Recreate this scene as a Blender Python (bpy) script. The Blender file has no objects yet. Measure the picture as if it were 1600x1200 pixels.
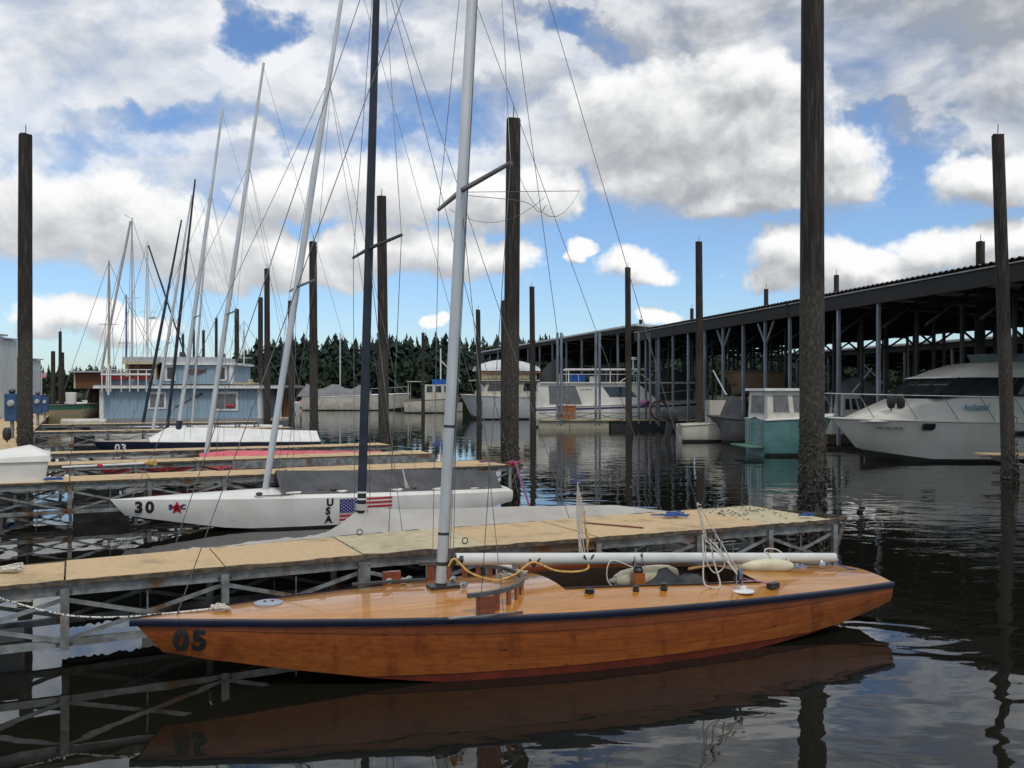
import bpy, bmesh, math, random
from mathutils import Vector, Matrix, noise
random.seed(7)
R = math.radians
scene = bpy.context.scene
col = scene.collection
# ------------------------------------------------------------------ camera
F, YH, HC = 1445.0, 610.0, 2.3          # focal length in photo pixels, horizon row, eye height over the water
cam = bpy.data.cameras.new('camera'); camo = bpy.data.objects.new('camera', cam); col.objects.link(camo)
camo.location = (0, 0, HC); camo.rotation_euler = (R(90), 0, 0)
cam.sensor_width = 36; cam.lens = F/1600*36; cam.shift_y = 10/1600
cam.clip_start = .1; cam.clip_end = 5000
scene.camera = camo
scene.view_settings.view_transform = 'Standard'; scene.view_settings.look = 'None'
scene.view_settings.exposure = 0.0; scene.view_settings.gamma = 1
# ------------------------------------------------------------------ node helpers
class NT:
    def __init__(s, tree): s.t = tree; s.n = tree.nodes; s.l = tree.links
    def node(s, typ, **kw):
        n = s.n.new(typ)
        for k, v in kw.items(): setattr(n, k, v)
        return n
    def put(s, sock, v):
        if isinstance(v, bpy.types.NodeSocket): s.l.new(v, sock)
        elif v is not None: sock.default_value = v
    def m(s, op, a, b=None, c=None, clamp=False):
        n = s.node('ShaderNodeMath', operation=op); n.use_clamp = clamp
        for i, v in enumerate((a, b, c)):
            if v is not None: s.put(n.inputs[i], v)
        return n.outputs[0]
    def vm(s, op, a, b=None):
        n = s.node('ShaderNodeVectorMath', operation=op)
        s.put(n.inputs[0], a)
        if b is not None: s.put(n.inputs[1], b)
        return n.outputs['Value'] if op in ('LENGTH', 'DOT_PRODUCT', 'DISTANCE') else n.outputs[0]
    def noise(s, vec, scale, detail=4, rough=.55, dist=0):
        n = s.node('ShaderNodeTexNoise'); s.put(n.inputs['Vector'], vec)
        n.inputs['Scale'].default_value = scale; n.inputs['Detail'].default_value = detail
        n.inputs['Roughness'].default_value = rough; n.inputs['Distortion'].default_value = dist
        return n.outputs['Fac']
    def ramp(s, fac, a, b, c0=0., c1=1.):
        n = s.node('ShaderNodeMapRange'); n.interpolation_type = 'SMOOTHSTEP'; s.put(n.inputs[0], fac)
        n.inputs[1].default_value = a; n.inputs[2].default_value = b
        n.inputs[3].default_value = c0; n.inputs[4].default_value = c1
        return n.outputs[0]
    def mix(s, fac, a, b, mode='MIX'):
        n = s.node('ShaderNodeMix', data_type='RGBA', blend_type=mode)
        s.put(n.inputs[0], fac)
        for i, v in ((6, a), (7, b)):
            if isinstance(v, bpy.types.NodeSocket): s.l.new(v, n.inputs[i])
            else: n.inputs[i].default_value = (*v[:3], 1)
        return n.outputs[2]
    def comb(s, x, y, z):
        n = s.node('ShaderNodeCombineXYZ')
        for i, v in enumerate((x, y, z)): s.put(n.inputs[i], v)
        return n.outputs[0]
# ------------------------------------------------------------------ world: clear blue sky with broken cloud
SUN_EL, SUN_AZ = R(56), R(152)           # azimuth clockwise from +Y: high, behind the camera to the right
world = bpy.data.worlds.new('World'); scene.world = world; world.use_nodes = True
w = NT(world.node_tree); w.n.clear()
def pix_dir(px, py):
    x, z = (px-800)/F, (YH-py)/F
    return math.atan2(x, 1), z/math.hypot(x, 1)
sky = w.node('ShaderNodeTexSky', sky_type='NISHITA'); sky.sun_disc = False
sky.sun_elevation = SUN_EL; sky.sun_rotation = SUN_AZ; sky.altitude = 0; sky.air_density = 1.0; sky.dust_density = .6; sky.ozone_density = 2.2
tc = w.node('ShaderNodeTexCoord'); sep = w.node('ShaderNodeSeparateXYZ'); w.l.new(tc.outputs['Generated'], sep.inputs[0])
dx, dy, dz = sep.outputs
hor = w.m('SQRT', w.m('ADD', w.m('MULTIPLY', dx, dx), w.m('MULTIPLY', dy, dy)))
hor = w.m('MAXIMUM', hor, .02)
az = w.m('ARCTAN2', dx, dy); el = w.m('DIVIDE', dz, hor)
uv = w.comb(az, el, 0)
# cumulus heaps: centre px,py and radii px
HEAPS = [(95,330,150,78),(215,355,150,72),(330,385,150,66),(440,410,120,52),(180,300,60,40),(120,486,75,30),(215,512,70,26),(60,500,40,26),
 (470,300,110,50),(600,300,120,60),(600,390,120,52),(700,400,90,46),(520,430,70,34),(850,300,66,54),(760,320,90,46),(790,400,60,30),
 (1000,180,140,90),(1130,190,170,100),(1150,120,90,60),(1240,250,130,64),(1060,270,150,50),(1320,280,60,40),(1180,310,140,34),
 (985,410,62,33),(1012,430,50,20),(900,386,22,20),(1028,493,42,14),(683,509,15,8),(698,503,13,11),
 (1240,400,90,44),(1330,425,95,44),(1400,440,60,24),(1210,430,60,36),(1490,385,78,40),(1560,370,80,34),(1540,275,90,36),(1445,400,40,24),(1590,420,60,30),(1380,460,60,20)]
grp = bpy.data.node_groups.new('cloud_density', 'ShaderNodeTree')
grp.interface.new_socket('uv', in_out='INPUT', socket_type='NodeSocketVector')
grp.interface.new_socket('heap', in_out='OUTPUT', socket_type='NodeSocketFloat')
grp.interface.new_socket('deck', in_out='OUTPUT', socket_type='NodeSocketFloat')
g = NT(grp); gi = g.node('NodeGroupInput'); go = g.node('NodeGroupOutput'); guv = gi.outputs[0]
warp = g.node('ShaderNodeTexNoise'); g.l.new(guv, warp.inputs['Vector']); warp.inputs['Scale'].default_value = 11; warp.inputs['Detail'].default_value = 5; warp.inputs['Roughness'].default_value = .6
wuv = g.vm('ADD', guv, g.vm('MULTIPLY', g.vm('SUBTRACT', warp.outputs['Color'], (.5,.5,.5)), (.075,.06,0)))
n1 = g.noise(guv, 17, 10, .62, .3)
nn = g.m('MULTIPLY', g.m('SUBTRACT', n1, .5), 2.1)
s1 = g.node('ShaderNodeSeparateXYZ'); g.l.new(wuv, s1.inputs[0])
ax = g.comb(s1.outputs[0], s1.outputs[0], s1.outputs[0]); ay = g.comb(s1.outputs[1], s1.outputs[1], s1.outputs[1])
acc = None                                # three heaps per vector
for i in range(0, len(HEAPS)-2, 3):
    tri = [(*pix_dir(h[0], h[1]), F/h[2], F/h[3]) for h in HEAPS[i:i+3]]
    def ma(v, k, o):
        n = g.node('ShaderNodeVectorMath', operation='MULTIPLY_ADD'); g.put(n.inputs[0], v); g.put(n.inputs[1], k); g.put(n.inputs[2], o); return n.outputs[0]
    qx = ma(ax, tuple(t[2] for t in tri), tuple(-t[0]*t[2] for t in tri)); qy = ma(ay, tuple(t[3] for t in tri), tuple(-t[1]*t[3] for t in tri))
    f_ = ma(qy, qy, g.vm('MULTIPLY', qx, qx))
    acc = f_ if acc is None else g.vm('MINIMUM', acc, f_)
s3 = g.node('ShaderNodeSeparateXYZ'); g.l.new(acc, s3.inputs[0])
acc = g.m('SUBTRACT', 1.0, g.m('SMOOTH_MIN', g.m('SMOOTH_MIN', s3.outputs[0], s3.outputs[1], .3), s3.outputs[2], .3))
acc = g.m('MAXIMUM', acc, -1.6)
far = g.noise(g.vm('MULTIPLY', guv, (1, 1.7, 1)), 4.2, 3, .5)     # heaps beyond the frame, all round the horizon
s2 = g.node('ShaderNodeSeparateXYZ'); g.l.new(guv, s2.inputs[0])
side = g.ramp(g.m('ABSOLUTE', s2.outputs[0]), .52, .75)
farv = g.m('MULTIPLY', g.m('SUBTRACT', g.m('MULTIPLY', g.m('SUBTRACT', far, .5), 6), .2), 1.0)
farv = g.m('SUBTRACT', farv, g.m('MULTIPLY', g.m('SUBTRACT', 1.0, side), 8))
acc = g.m('MAXIMUM', acc, farv)
g.l.new(g.m('ADD', acc, nn), go.inputs[0])
# upper deck of broken cloud, with its blue holes
wv = g.comb(g.m('MULTIPLY', s2.outputs[0], .95), g.m('MULTIPLY', s2.outputs[1], 1.45), 0)
d1 = g.noise(wv, 7.5, 8, .58, .25)
base = g.ramp(s2.outputs[1], .13, .26, -.5, .72)
huv = g.vm('ADD', guv, g.vm('MULTIPLY', g.vm('SUBTRACT', warp.outputs['Color'], (.5,.5,.5)), (.20,.13,0)))
for px, py, rx, ry, k in [(390,45,85,55,1.5),(880,20,80,36,.9),(700,165,150,46,.85),(560,120,90,30,.35),(640,215,120,40,.7),(1310,215,150,50,1.1),(1420,250,120,40,.9),(1215,150,50,24,.8),(940,60,50,40,.6),(930,290,80,50,.7),(500,190,160,36,.55),(300,190,200,30,.6),(600,60,70,40,.5),(150,215,120,26,.5),(240,170,60,24,.4)]:
    a_, e_ = pix_dir(px, py)
    q = g.vm('MULTIPLY', g.vm('SUBTRACT', huv, (a_, e_, 0)), (F/rx, F/ry, 0))
    base = g.m('SUBTRACT', base, g.m('MULTIPLY', g.m('MAXIMUM', g.m('SUBTRACT', 1.0, g.vm('DOT_PRODUCT', q, q)), 0), k))
g.l.new(g.m('ADD', base, g.m('MULTIPLY', g.m('SUBTRACT', d1, .5), 2.6)), go.inputs[1])
def cl(vec):
    n = w.node('ShaderNodeGroup'); n.node_tree = grp; w.l.new(vec, n.inputs[0]); return n.outputs[0], n.outputs[1]
h0, k0 = cl(uv); h1, k1 = cl(w.vm('ADD', uv, (.010, .024, 0)))
heap_a = w.ramp(h0, -.18, .52); deck_a = w.m('MULTIPLY', w.ramp(k0, -.4, .95), .95)
heap_s = w.ramp(w.m('SUBTRACT', w.m('MULTIPLY', w.m('SUBTRACT', h0, h1), .55), w.m('MULTIPLY', h0, .20)), -.52, .38)
deck_s = w.ramp(w.m('ADD', w.m('MULTIPLY', w.m('SUBTRACT', k0, k1), .5), w.noise(w.vm('MULTIPLY', uv, (.9, 1.4, 1)), 4.6, 7, .52)), .16, .80)
az_side = w.ramp(az, -.22, .28)           # the cloud over the right half is thicker and greyer
deck_c = w.mix(w.m('SUBTRACT', deck_s, w.m('MULTIPLY', az_side, .22), clamp=True), w.mix(az_side, (.62,.65,.69), (.38,.40,.43)), (.93,.94,.95))
heap_c = w.mix(heap_s, w.mix(az_side, (.52,.54,.57), (.40,.42,.45)), (.98,.985,.98))
bg_s = w.node('ShaderNodeBackground'); bg_s.inputs[1].default_value = .13; w.l.new(w.mix(1.0, sky.outputs[0], (.80,.93,1.10), 'MULTIPLY'), bg_s.inputs[0])
bg_d = w.node('ShaderNodeBackground'); w.l.new(deck_c, bg_d.inputs[0])
bg_h = w.node('ShaderNodeBackground'); w.l.new(heap_c, bg_h.inputs[0])
mx1 = w.node('ShaderNodeMixShader'); w.l.new(deck_a, mx1.inputs[0]); w.l.new(bg_s.outputs[0], mx1.inputs[1]); w.l.new(bg_d.outputs[0], mx1.inputs[2])
mx2 = w.node('ShaderNodeMixShader'); w.l.new(heap_a, mx2.inputs[0]); w.l.new(mx1.outputs[0], mx2.inputs[1]); w.l.new(bg_h.outputs[0], mx2.inputs[2])
world.cycles.sampling_method = 'MANUAL'; world.cycles.sample_map_resolution = 256
wo = w.node('ShaderNodeOutputWorld'); w.l.new(mx2.outputs[0], wo.inputs[0])
# ------------------------------------------------------------------ sun, filtered by thin cloud
sl = bpy.data.lights.new('sun', 'SUN'); so = bpy.data.objects.new('sun', sl); col.objects.link(so)
sl.energy = 1.5; sl.angle = R(10); sl.color = (1, .96, .9)
sd = Vector((math.sin(SUN_AZ)*math.cos(SUN_EL), math.cos(SUN_AZ)*math.cos(SUN_EL), math.sin(SUN_EL)))
so.rotation_euler = sd.to_track_quat('Z', 'Y').to_euler(); so.location = (0, 0, 60)
# ------------------------------------------------------------------ places
def P(px, py, d): return Vector(((px-800)/F*d, d, HC-(py-YH)/F*d))
def W(px, py, z): return P(px, py, F*(HC-z)/(py-YH))
GU, GV = Vector((.904, .428, 0)), Vector((-.428, .904, 0))       # along the finger piers / along the walkway
def G(u, v, z=0): return GU*u + GV*v + Vector((0, 0, z))
GA = math.atan2(.428, .904)
# ------------------------------------------------------------------ mesh collector
WM = {}
class MB:
    def __init__(s): s.v = []; s.f = []
    def add(s, vs, fs):
        o = len(s.v); s.v += [Vector(p) for p in vs]; s.f += [tuple(i+o for i in f) for f in fs]; return s
    def box(s, c, size, rz=0, M=None):
        x, y, z = (k/2 for k in size); c = Vector(c)
        vs = [Vector(p) for p in ((-x,-y,-z),(x,-y,-z),(x,y,-z),(-x,y,-z),(-x,-y,z),(x,-y,z),(x,y,z),(-x,y,z))]
        m = M or Matrix.Rotation(rz, 3, 'Z')
        return s.add([c + m @ p for p in vs], [(3,2,1,0),(4,5,6,7),(0,1,5,4),(1,2,6,5),(2,3,7,6),(3,0,4,7)])
    def hexa(s, b, t):      # bottom four and top four corners, both counter-clockwise from above
        return s.add(list(b)+list(t), [(3,2,1,0),(4,5,6,7),(0,1,5,4),(1,2,6,5),(2,3,7,6),(3,0,4,7)])
    def beam(s, p, q, w, h, up=(0,0,1)):
        p, q = Vector(p), Vector(q); d = (q-p).normalized(); up = Vector(up)
        if abs(d.dot(up)) > .98: up = Vector((GU.x, GU.y, 0))
        sx = d.cross(up).normalized()*w/2; sz = sx.cross(d).normalized()*h/2
        return s.hexa([p-sx-sz, p+sx-sz, q+sx-sz, q-sx-sz], [p-sx+sz, p+sx+sz, q+sx+sz, q-sx+sz])
    def tube(s, pts, r, n=8, cap=True, oval=1.0, odir=None):
        pts = [Vector(p) for p in pts]; k = len(pts)
        rs = r if isinstance(r, (list, tuple)) else [r]*k
        up = None; vs = []
        for i, p in enumerate(pts):
            d = (pts[min(i+1,k-1)]-pts[max(i-1,0)]).normalized()
            if odir is not None: up = (Vector(odir) - d*d.dot(Vector(odir))).normalized()
            elif up is None:
                up = Vector((0,0,1)) if abs(d.z) < .9 else Vector((1,0,0)); up = (up-d*d.dot(up)).normalized()
            else:
                up = (up-d*d.dot(up)); up = up.normalized() if up.length > 1e-6 else Vector((0,1,0))
            sd_ = d.cross(up)
            for j in range(n):
                a = 2*math.pi*j/n
                vs.append(p + up*(math.cos(a)*rs[i]*oval) + sd_*(math.sin(a)*rs[i]))
        fs = [(i*n+j, i*n+(j+1)%n, (i+1)*n+(j+1)%n, (i+1)*n+j) for i in range(k-1) for j in range(n)]
        if cap: fs += [tuple(range(n))[::-1], tuple((k-1)*n+j for j in range(n))]
        return s.add(vs, fs)
    def lathe(s, prof, c=(0,0,0), n=16, M=None):
        c = Vector(c); vs = []
        for r, z in prof:
            for j in range(n):
                a = 2*math.pi*j/n; p = Vector((r*math.cos(a), r*math.sin(a), z)); vs.append(c + (M @ p if M else p))
        k = len(prof)
        fs = [(i*n+j, i*n+(j+1)%n, (i+1)*n+(j+1)%n, (i+1)*n+j) for i in range(k-1) for j in range(n)]
        return s.add(vs, fs + [tuple(range(n))[::-1], tuple((k-1)*n+j for j in range(n))])
    def loft(s, secs, closed=False, caps=False):
        n = len(secs[0]); vs = [p for q in secs for p in q]; m = n if closed else n-1
        fs = [(i*n+j, i*n+(j+1)%n, (i+1)*n+(j+1)%n, (i+1)*n+j) for i in range(len(secs)-1) for j in range(m)]
        if caps: fs += [tuple(range(n))[::-1], tuple((len(secs)-1)*n+j for j in range(n))]
        return s.add(vs, fs)
    def prism(s, poly, z0, z1):
        n = len(poly)
        return s.add([(p[0],p[1],z0) for p in poly]+[(p[0],p[1],z1) for p in poly],
                     [tuple(range(n))[::-1], tuple(range(n,2*n))]+[(i,(i+1)%n,n+(i+1)%n,n+i) for i in range(n)])
    def slab(s, poly, nrm, t):   # polygon of 3D points given thickness t along nrm
        nrm = Vector(nrm); n = len(poly); poly = [Vector(p) for p in poly]
        return s.add(poly+[p+nrm*t for p in poly], [tuple(range(n))[::-1], tuple(range(n,2*n))]+[(i,(i+1)%n,n+(i+1)%n,n+i) for i in range(n)])
    def blob(s, c, r, seg=8, jit=0):
        c = Vector(c); r = Vector(r) if not isinstance(r, (int, float)) else Vector((r,r,r)); vs = [c+Vector((0,0,-r.z))]; k = seg//2
        for i in range(1, k):
            t = math.pi*i/k
            for j in range(seg):
                a = 2*math.pi*j/seg; q = 1+random.uniform(-jit, jit)
                vs.append(c+Vector((r.x*math.sin(t)*math.cos(a)*q, r.y*math.sin(t)*math.sin(a)*q, -r.z*math.cos(t)*q)))
        vs.append(c+Vector((0,0,r.z))); fs = [(0, 1+(j+1)%seg, 1+j) for j in range(seg)]
        for i in range(k-2):
            o = 1+i*seg; fs += [(o+j, o+(j+1)%seg, o+seg+(j+1)%seg, o+seg+j) for j in range(seg)]
        o = 1+(k-2)*seg; fs += [(o+j, o+(j+1)%seg, len(vs)-1) for j in range(seg)]
        return s.add(vs, fs)
    def mesh(s, name, mat, smooth=False, M=None):
        me = bpy.data.meshes.new(name)
        me.from_pydata([(M @ p if M else p)[:] for p in s.v], [], s.f); me.update()
        bm = bmesh.new(); bm.from_mesh(me); bmesh.ops.recalc_face_normals(bm, faces=bm.faces); bm.to_mesh(me); bm.free()
        for m in (mat if isinstance(mat, (list, tuple)) else [mat]): me.materials.append(m)
        if smooth:
            me.polygons.foreach_set('use_smooth', [True]*len(me.polygons))
            me.set_sharp_from_angle(angle=R(38))
        return me
    def build(s, name, mat, parent=None, smooth=False, world=True, label=None):
        M = WM[parent].inverted() if (parent is not None and world) else None
        o = bpy.data.objects.new(name, s.mesh(name, mat, smooth, M)); col.objects.link(o)
        if parent is not None: o.parent = parent; WM[o] = WM[parent]
        else: WM[o] = Matrix.Identity(4)
        if label: o['label'] = label
        return o
def tag(o, label, cat, group=None):
    o['label'] = label; o['category'] = cat
    if group: o['group'] = group
    return o
def thing(name, label, cat, loc=(0,0,0), rz=0, group=None):
    o = bpy.data.objects.new(name, None); col.objects.link(o); o.empty_display_size = .2
    o.location = loc; o.rotation_euler = (0, 0, rz)
    WM[o] = Matrix.Translation(Vector(loc)) @ Matrix.Rotation(rz, 4, 'Z')
    return tag(o, label, cat, group)
def struct(o): o['kind'] = 'structure'; return o
def curve(pts, n=6):        # Catmull-Rom through the points
    pts = [Vector(p) for p in pts]; q = [pts[0]*2-pts[1]]+pts+[pts[-1]*2-pts[-2]]; out = []
    for i in range(1, len(q)-2):
        for k in range(n):
            t = k/n; a, b, c, d = q[i-1:i+3]
            out.append(.5*((2*b)+(c-a)*t+(2*a-5*b+4*c-d)*t*t+(3*b-a-3*c+d)*t**3))
    return out+[pts[-1]]
def sag(p, q, s, n=10):
    p, q = Vector(p), Vector(q); return [p.lerp(q, i/n)-Vector((0,0,s*4*(i/n)*(1-i/n))) for i in range(n+1)]
def tangle(c, r, h, turns=5, seed=1, flat=.25):
    rr = random.Random(seed); c = Vector(c)
    return curve([c+Vector((rr.uniform(-r,r), rr.uniform(-r,r)*.6, abs(rr.gauss(0,h)))) for i in range(turns*4)], 4)
def text_mesh(txt, size, bold=0.0, shear=0.0, font=None):
    """flat outline of a word, returned as (verts, faces) in the xy plane, lower left at 0,0"""
    cu = bpy.data.curves.new('t', 'FONT'); cu.body = txt; cu.size = size; cu.offset = bold; cu.shear = shear; cu.resolution_u = 4
    o = bpy.data.objects.new('t', cu); col.objects.link(o)
    dg = bpy.context.evaluated_depsgraph_get(); me = o.evaluated_get(dg).to_mesh()
    vs = [v.co.copy() for v in me.vertices]; fs = [tuple(p.vertices) for p in me.polygons]
    o.evaluated_get(dg).to_mesh_clear(); bpy.data.objects.remove(o); bpy.data.curves.remove(cu)
    x0 = min(v.x for v in vs); y0 = min(v.y for v in vs)
    return [Vector((v.x-x0, v.y-y0, 0)) for v in vs], fs
# ------------------------------------------------------------------ materials
MATS = {}
def mat(name, c, rough=.5, c2=None, scale=6, stretch=(1,1,1), lo=.35, hi=.65, bump=0, bscale=None, metal=0, coat=0, spec=.5, detail=5, dirt=None, dscale=1.5, dlo=.5, dhi=.75):
    if name in MATS: return MATS[name]
    m = bpy.data.materials.new(name); m.use_nodes = True; t = NT(m.node_tree); b = t.n['Principled BSDF']
    co = t.node('ShaderNodeTexCoord').outputs['Object']
    v = t.vm('MULTIPLY', co, stretch)
    if c2 is None: c2 = tuple(k*.82 for k in c)
    f = t.ramp(t.noise(v, scale, detail), lo, hi)
    cc = t.mix(f, c, c2)
    if dirt: cc = t.mix(t.ramp(t.noise(co, dscale, 6, .65), dlo, dhi), cc, dirt)
    t.l.new(cc, b.inputs['Base Color'])
    b.inputs['Roughness'].default_value = rough; b.inputs['Metallic'].default_value = metal
    b.inputs['Specular IOR Level'].default_value = spec
    if coat: b.inputs['Coat Weight'].default_value = coat; b.inputs['Coat Roughness'].default_value = .04
    if bump:
        bn = t.node('ShaderNodeBump'); bn.inputs['Strength'].default_value = 1; bn.inputs['Distance'].default_value = bump
        t.l.new(t.noise(v, bscale or scale, detail), bn.inputs['Height']); t.l.new(bn.outputs[0], b.inputs['Normal'])
    MATS[name] = m; return m
white_gel = mat('white_gelcoat', (.74,.73,.68), .28, (.66,.65,.60), 2.5, dirt=(.5,.48,.40), dlo=.58, dhi=.9)
white_paint = mat('white_paint', (.78,.78,.76), .5, (.66,.66,.63), 4)
alu = mat('aluminium', (.62,.63,.63), .38, (.5,.51,.52), 5, (1,1,.2), metal=.55)
galv = mat('galvanised_steel', (.30,.315,.31), .5, (.15,.155,.15), 7, metal=.35, dirt=(.16,.08,.035), dscale=2.6, dlo=.50, dhi=.66)
steel_post = mat('grey_steel_post', (.24,.28,.33), .5, (.14,.16,.18), 3, (1,1,.3), metal=.2)
dark_steel = mat('dark_steel', (.055,.055,.055), .6, (.03,.03,.03), 4)
carpet = mat('tan_deck_covering', (.55,.40,.225), .95, (.48,.35,.195), 16, bump=.004, bscale=60, dirt=(.27,.20,.12), dscale=2.1, dlo=.50, dhi=.78, detail=9)
carpet2 = mat('pale_worn_ply', (.50,.44,.29), .9, (.42,.36,.22), 8, bump=.003, bscale=40, dirt=(.22,.18,.12), dscale=5, dlo=.58, dhi=.72)
fray = mat('weathered_edge', (.13,.10,.07), .95, (.05,.04,.03), 14)
black_rubber = mat('black_rubber', (.018,.018,.018), .55, (.03,.03,.028), 9)
skirt_m = mat('dark_skirt_board', (.022,.020,.017), .8, (.035,.03,.024), 5, (1,1,4))
navy_mast = mat('navy_anodised', (.025,.03,.05), .35, (.015,.018,.03), 5, metal=.3)
wire_m = mat('stainless_wire', (.20,.20,.20), .4, (.12,.12,.12), 8, metal=.6)
rope_w = mat('white_rope', (.62,.59,.52), .85, (.42,.39,.33), 60)
rope_b = mat('blue_rope', (.03,.10,.32), .8, (.02,.06,.2), 40)
rope_y = mat('yellow_rope', (.72,.48,.14), .8, (.45,.22,.06), 50)
rope_p = mat('purple_rope', (.30,.10,.22), .8, (.12,.05,.13), 40)
chrome = mat('stainless_fitting', (.6,.6,.6), .2, (.45,.45,.45), 10, metal=.9)
black_plastic = mat('black_plastic', (.02,.02,.022), .4, (.03,.03,.03), 9)
canvas_g = mat('pale_grey_canvas', (.43,.41,.38), .9, (.36,.345,.32), 2.2, bump=.012, bscale=2.6, dirt=(.27,.26,.23), dlo=.55, dhi=.85)
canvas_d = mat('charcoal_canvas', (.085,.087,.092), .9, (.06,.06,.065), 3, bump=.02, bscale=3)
canvas_m = mat('mid_grey_canvas', (.20,.20,.21), .9, (.15,.15,.155), 2, bump=.03, bscale=1.5)
glass_d = mat('dark_window_glass', (.018,.022,.026), .06, (.03,.034,.038), 2, spec=.6)
curtain = mat('curtained_window', (.20,.20,.20), .25, (.08,.08,.08), 9, (4,1,.3))
navy = mat('navy_paint', (.007,.010,.030), .35, (.005,.007,.022), 3, coat=.25)
red_p = mat('red_bottom_paint', (.17,.028,.015), .45, (.11,.02,.012), 4)
pink_c = mat('pink_canvas', (.62,.14,.17), .9, (.52,.11,.14), 3, bump=.01)
blue_b = mat('blue_enamel', (.035,.09,.21), .5, (.025,.06,.14), 6)
blue_tarp = mat('blue_tarp', (.01,.12,.50), .5, (.01,.08,.34), 5, bump=.03)
red_plain = mat('red_decal', (.55,.02,.04), .4, (.48,.02,.03), 5)
blue_dec = mat('blue_decal', (.02,.025,.16), .4, (.018,.02,.13), 5)
white_dec = mat('white_decal', (.80,.80,.80), .4, (.74,.74,.74), 5)
black_dec = mat('black_decal', (.012,.012,.012), .4, (.018,.018,.018), 5)
teal_dec = mat('teal_lettering', (.0,.22,.32), .4, (.0,.18,.28), 5)
def wood(name, c, c2, rough, coat, grain=26, blotch=None, knots=None, seam=0):
    m = bpy.data.materials.new(name); m.use_nodes = True; t = NT(m.node_tree); b = t.n['Principled BSDF']
    co = t.node('ShaderNodeTexCoord').outputs['Object']
    fine = t.noise(t.vm('MULTIPLY', co, (.05, 1, 1)), grain, 6, .66, .3)
    cc = t.mix(t.ramp(fine, .35, .68), c, c2)
    if seam:       # narrow joints between veneers laid fore and aft
        s = t.node('ShaderNodeSeparateXYZ'); t.l.new(co, s.inputs[0])
        fr = t.m('FRACT', t.m('MULTIPLY', s.outputs[1], seam))
        tone = t.noise(t.comb(t.m('MULTIPLY', s.outputs[0], .12), t.m('FLOOR', t.m('MULTIPLY', s.outputs[1], seam)), 0), 3.1, 1)
        cc = t.mix(t.m('MULTIPLY', t.ramp(tone, .35, .65), .35), cc, c2)
        cc = t.mix(t.m('MULTIPLY', t.m('LESS_THAN', fr, .03), .45), cc, tuple(k*.4 for k in c2))
    if blotch: cc = t.mix(t.m('MULTIPLY', t.ramp(t.noise(t.vm('MULTIPLY', co, (2.2,1,1.1)), 2.1, 7, .68, .6), .50, .66), .62), cc, blotch)
    if knots:
        vo = t.node('ShaderNodeTexVoronoi'); vo.inputs['Scale'].default_value = 4.2
        t.l.new(t.vm('ADD', t.vm('MULTIPLY', co, (.75,1,1.7)), t.vm('MULTIPLY', t.comb(fine, fine, fine), (.15,.15,.15))), vo.inputs['Vector'])
        cc = t.mix(t.m('MULTIPLY', t.ramp(vo.outputs['Distance'], .12, .03), t.ramp(t.noise(co, 1.7, 2), .45, .6)), cc, knots)
    t.l.new(cc, b.inputs['Base Color']); b.inputs['Roughness'].default_value = rough
    b.inputs['Coat Weight'].default_value = coat; b.inputs['Coat Roughness'].default_value = .035
    if coat > .5:
        bn = t.node('ShaderNodeBump'); bn.inputs['Distance'].default_value = .0016
        t.l.new(t.noise(t.vm('MULTIPLY', co, (.5,1,1)), 5, 3), bn.inputs['Height']); t.l.new(bn.outputs[0], b.inputs['Coat Normal'])
    return m
hull_wood = wood('varnished_hull_wood', (.31,.085,.018), (.21,.052,.012), .28, .5, 34, (.125,.028,.009), (.05,.016,.008))
hull_wood_b = wood('varnished_lower_plank', (.35,.104,.022), (.25,.066,.015), .28, .5, 34, (.15,.036,.011), (.05,.016,.008))
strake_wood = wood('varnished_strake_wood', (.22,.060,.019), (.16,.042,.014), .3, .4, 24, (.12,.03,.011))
deck_wood = wood('varnished_deck_wood', (.50,.225,.026), (.36,.135,.014), .3, .72, 40, None, None, 6)
mahog = wood('mahogany', (.22,.055,.022), (.15,.035,.014), .3, .6, 24)
brown_siding = mat('brown_board_siding', (.17,.075,.03), .8, (.11,.045,.02), 5, (.3,1,6))
def pile_mat(name, dark, light, rust):
    m = bpy.data.materials.new(name); m.use_nodes = True; t = NT(m.node_tree); b = t.n['Principled BSDF']
    co = t.node('ShaderNodeTexCoord').outputs['Object']
    st = t.noise(t.vm('MULTIPLY', co, (1,1,.07)), 22, 6, .65)
    cc = t.mix(t.ramp(st, .44, .70), dark, light)
    cc = t.mix(t.m('MULTIPLY', t.ramp(t.noise(t.vm('MULTIPLY', co, (1,1,.3)), 2.2, 5, .6), .48, .72), .7), cc, rust)
    s = t.node('ShaderNodeSeparateXYZ'); t.l.new(co, s.inputs[0])
    tide = t.ramp(t.m('ADD', s.outputs[2], t.m('MULTIPLY', t.noise(co, 5, 4), .7)), 3.9, 4.4, 1, 0)     # below the high-water mark: silt and barnacle
    sp = t.ramp(t.noise(t.vm('MULTIPLY', co, (1,1,.45)), 30, 6, .7), .42, .75)
    cc = t.mix(t.m('MULTIPLY', tide, .8), cc, t.mix(sp, (.030,.026,.020), (.13,.115,.092)))
    t.l.new(cc, b.inputs['Base Color']); b.inputs['Roughness'].default_value = .85
    bn = t.node('ShaderNodeBump'); bn.inputs['Distance'].default_value = .02; t.l.new(st, bn.inputs['Height']); t.l.new(bn.outputs[0], b.inputs['Normal'])
    return m
pile_m = pile_mat('creosoted_timber', (.011,.009,.008), (.068,.055,.047), (.036,.021,.016))
mussel_m = mat('mussels_and_barnacles', (.025,.02,.015), .7, (.17,.15,.12), 24, lo=.5, hi=.75)
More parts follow.
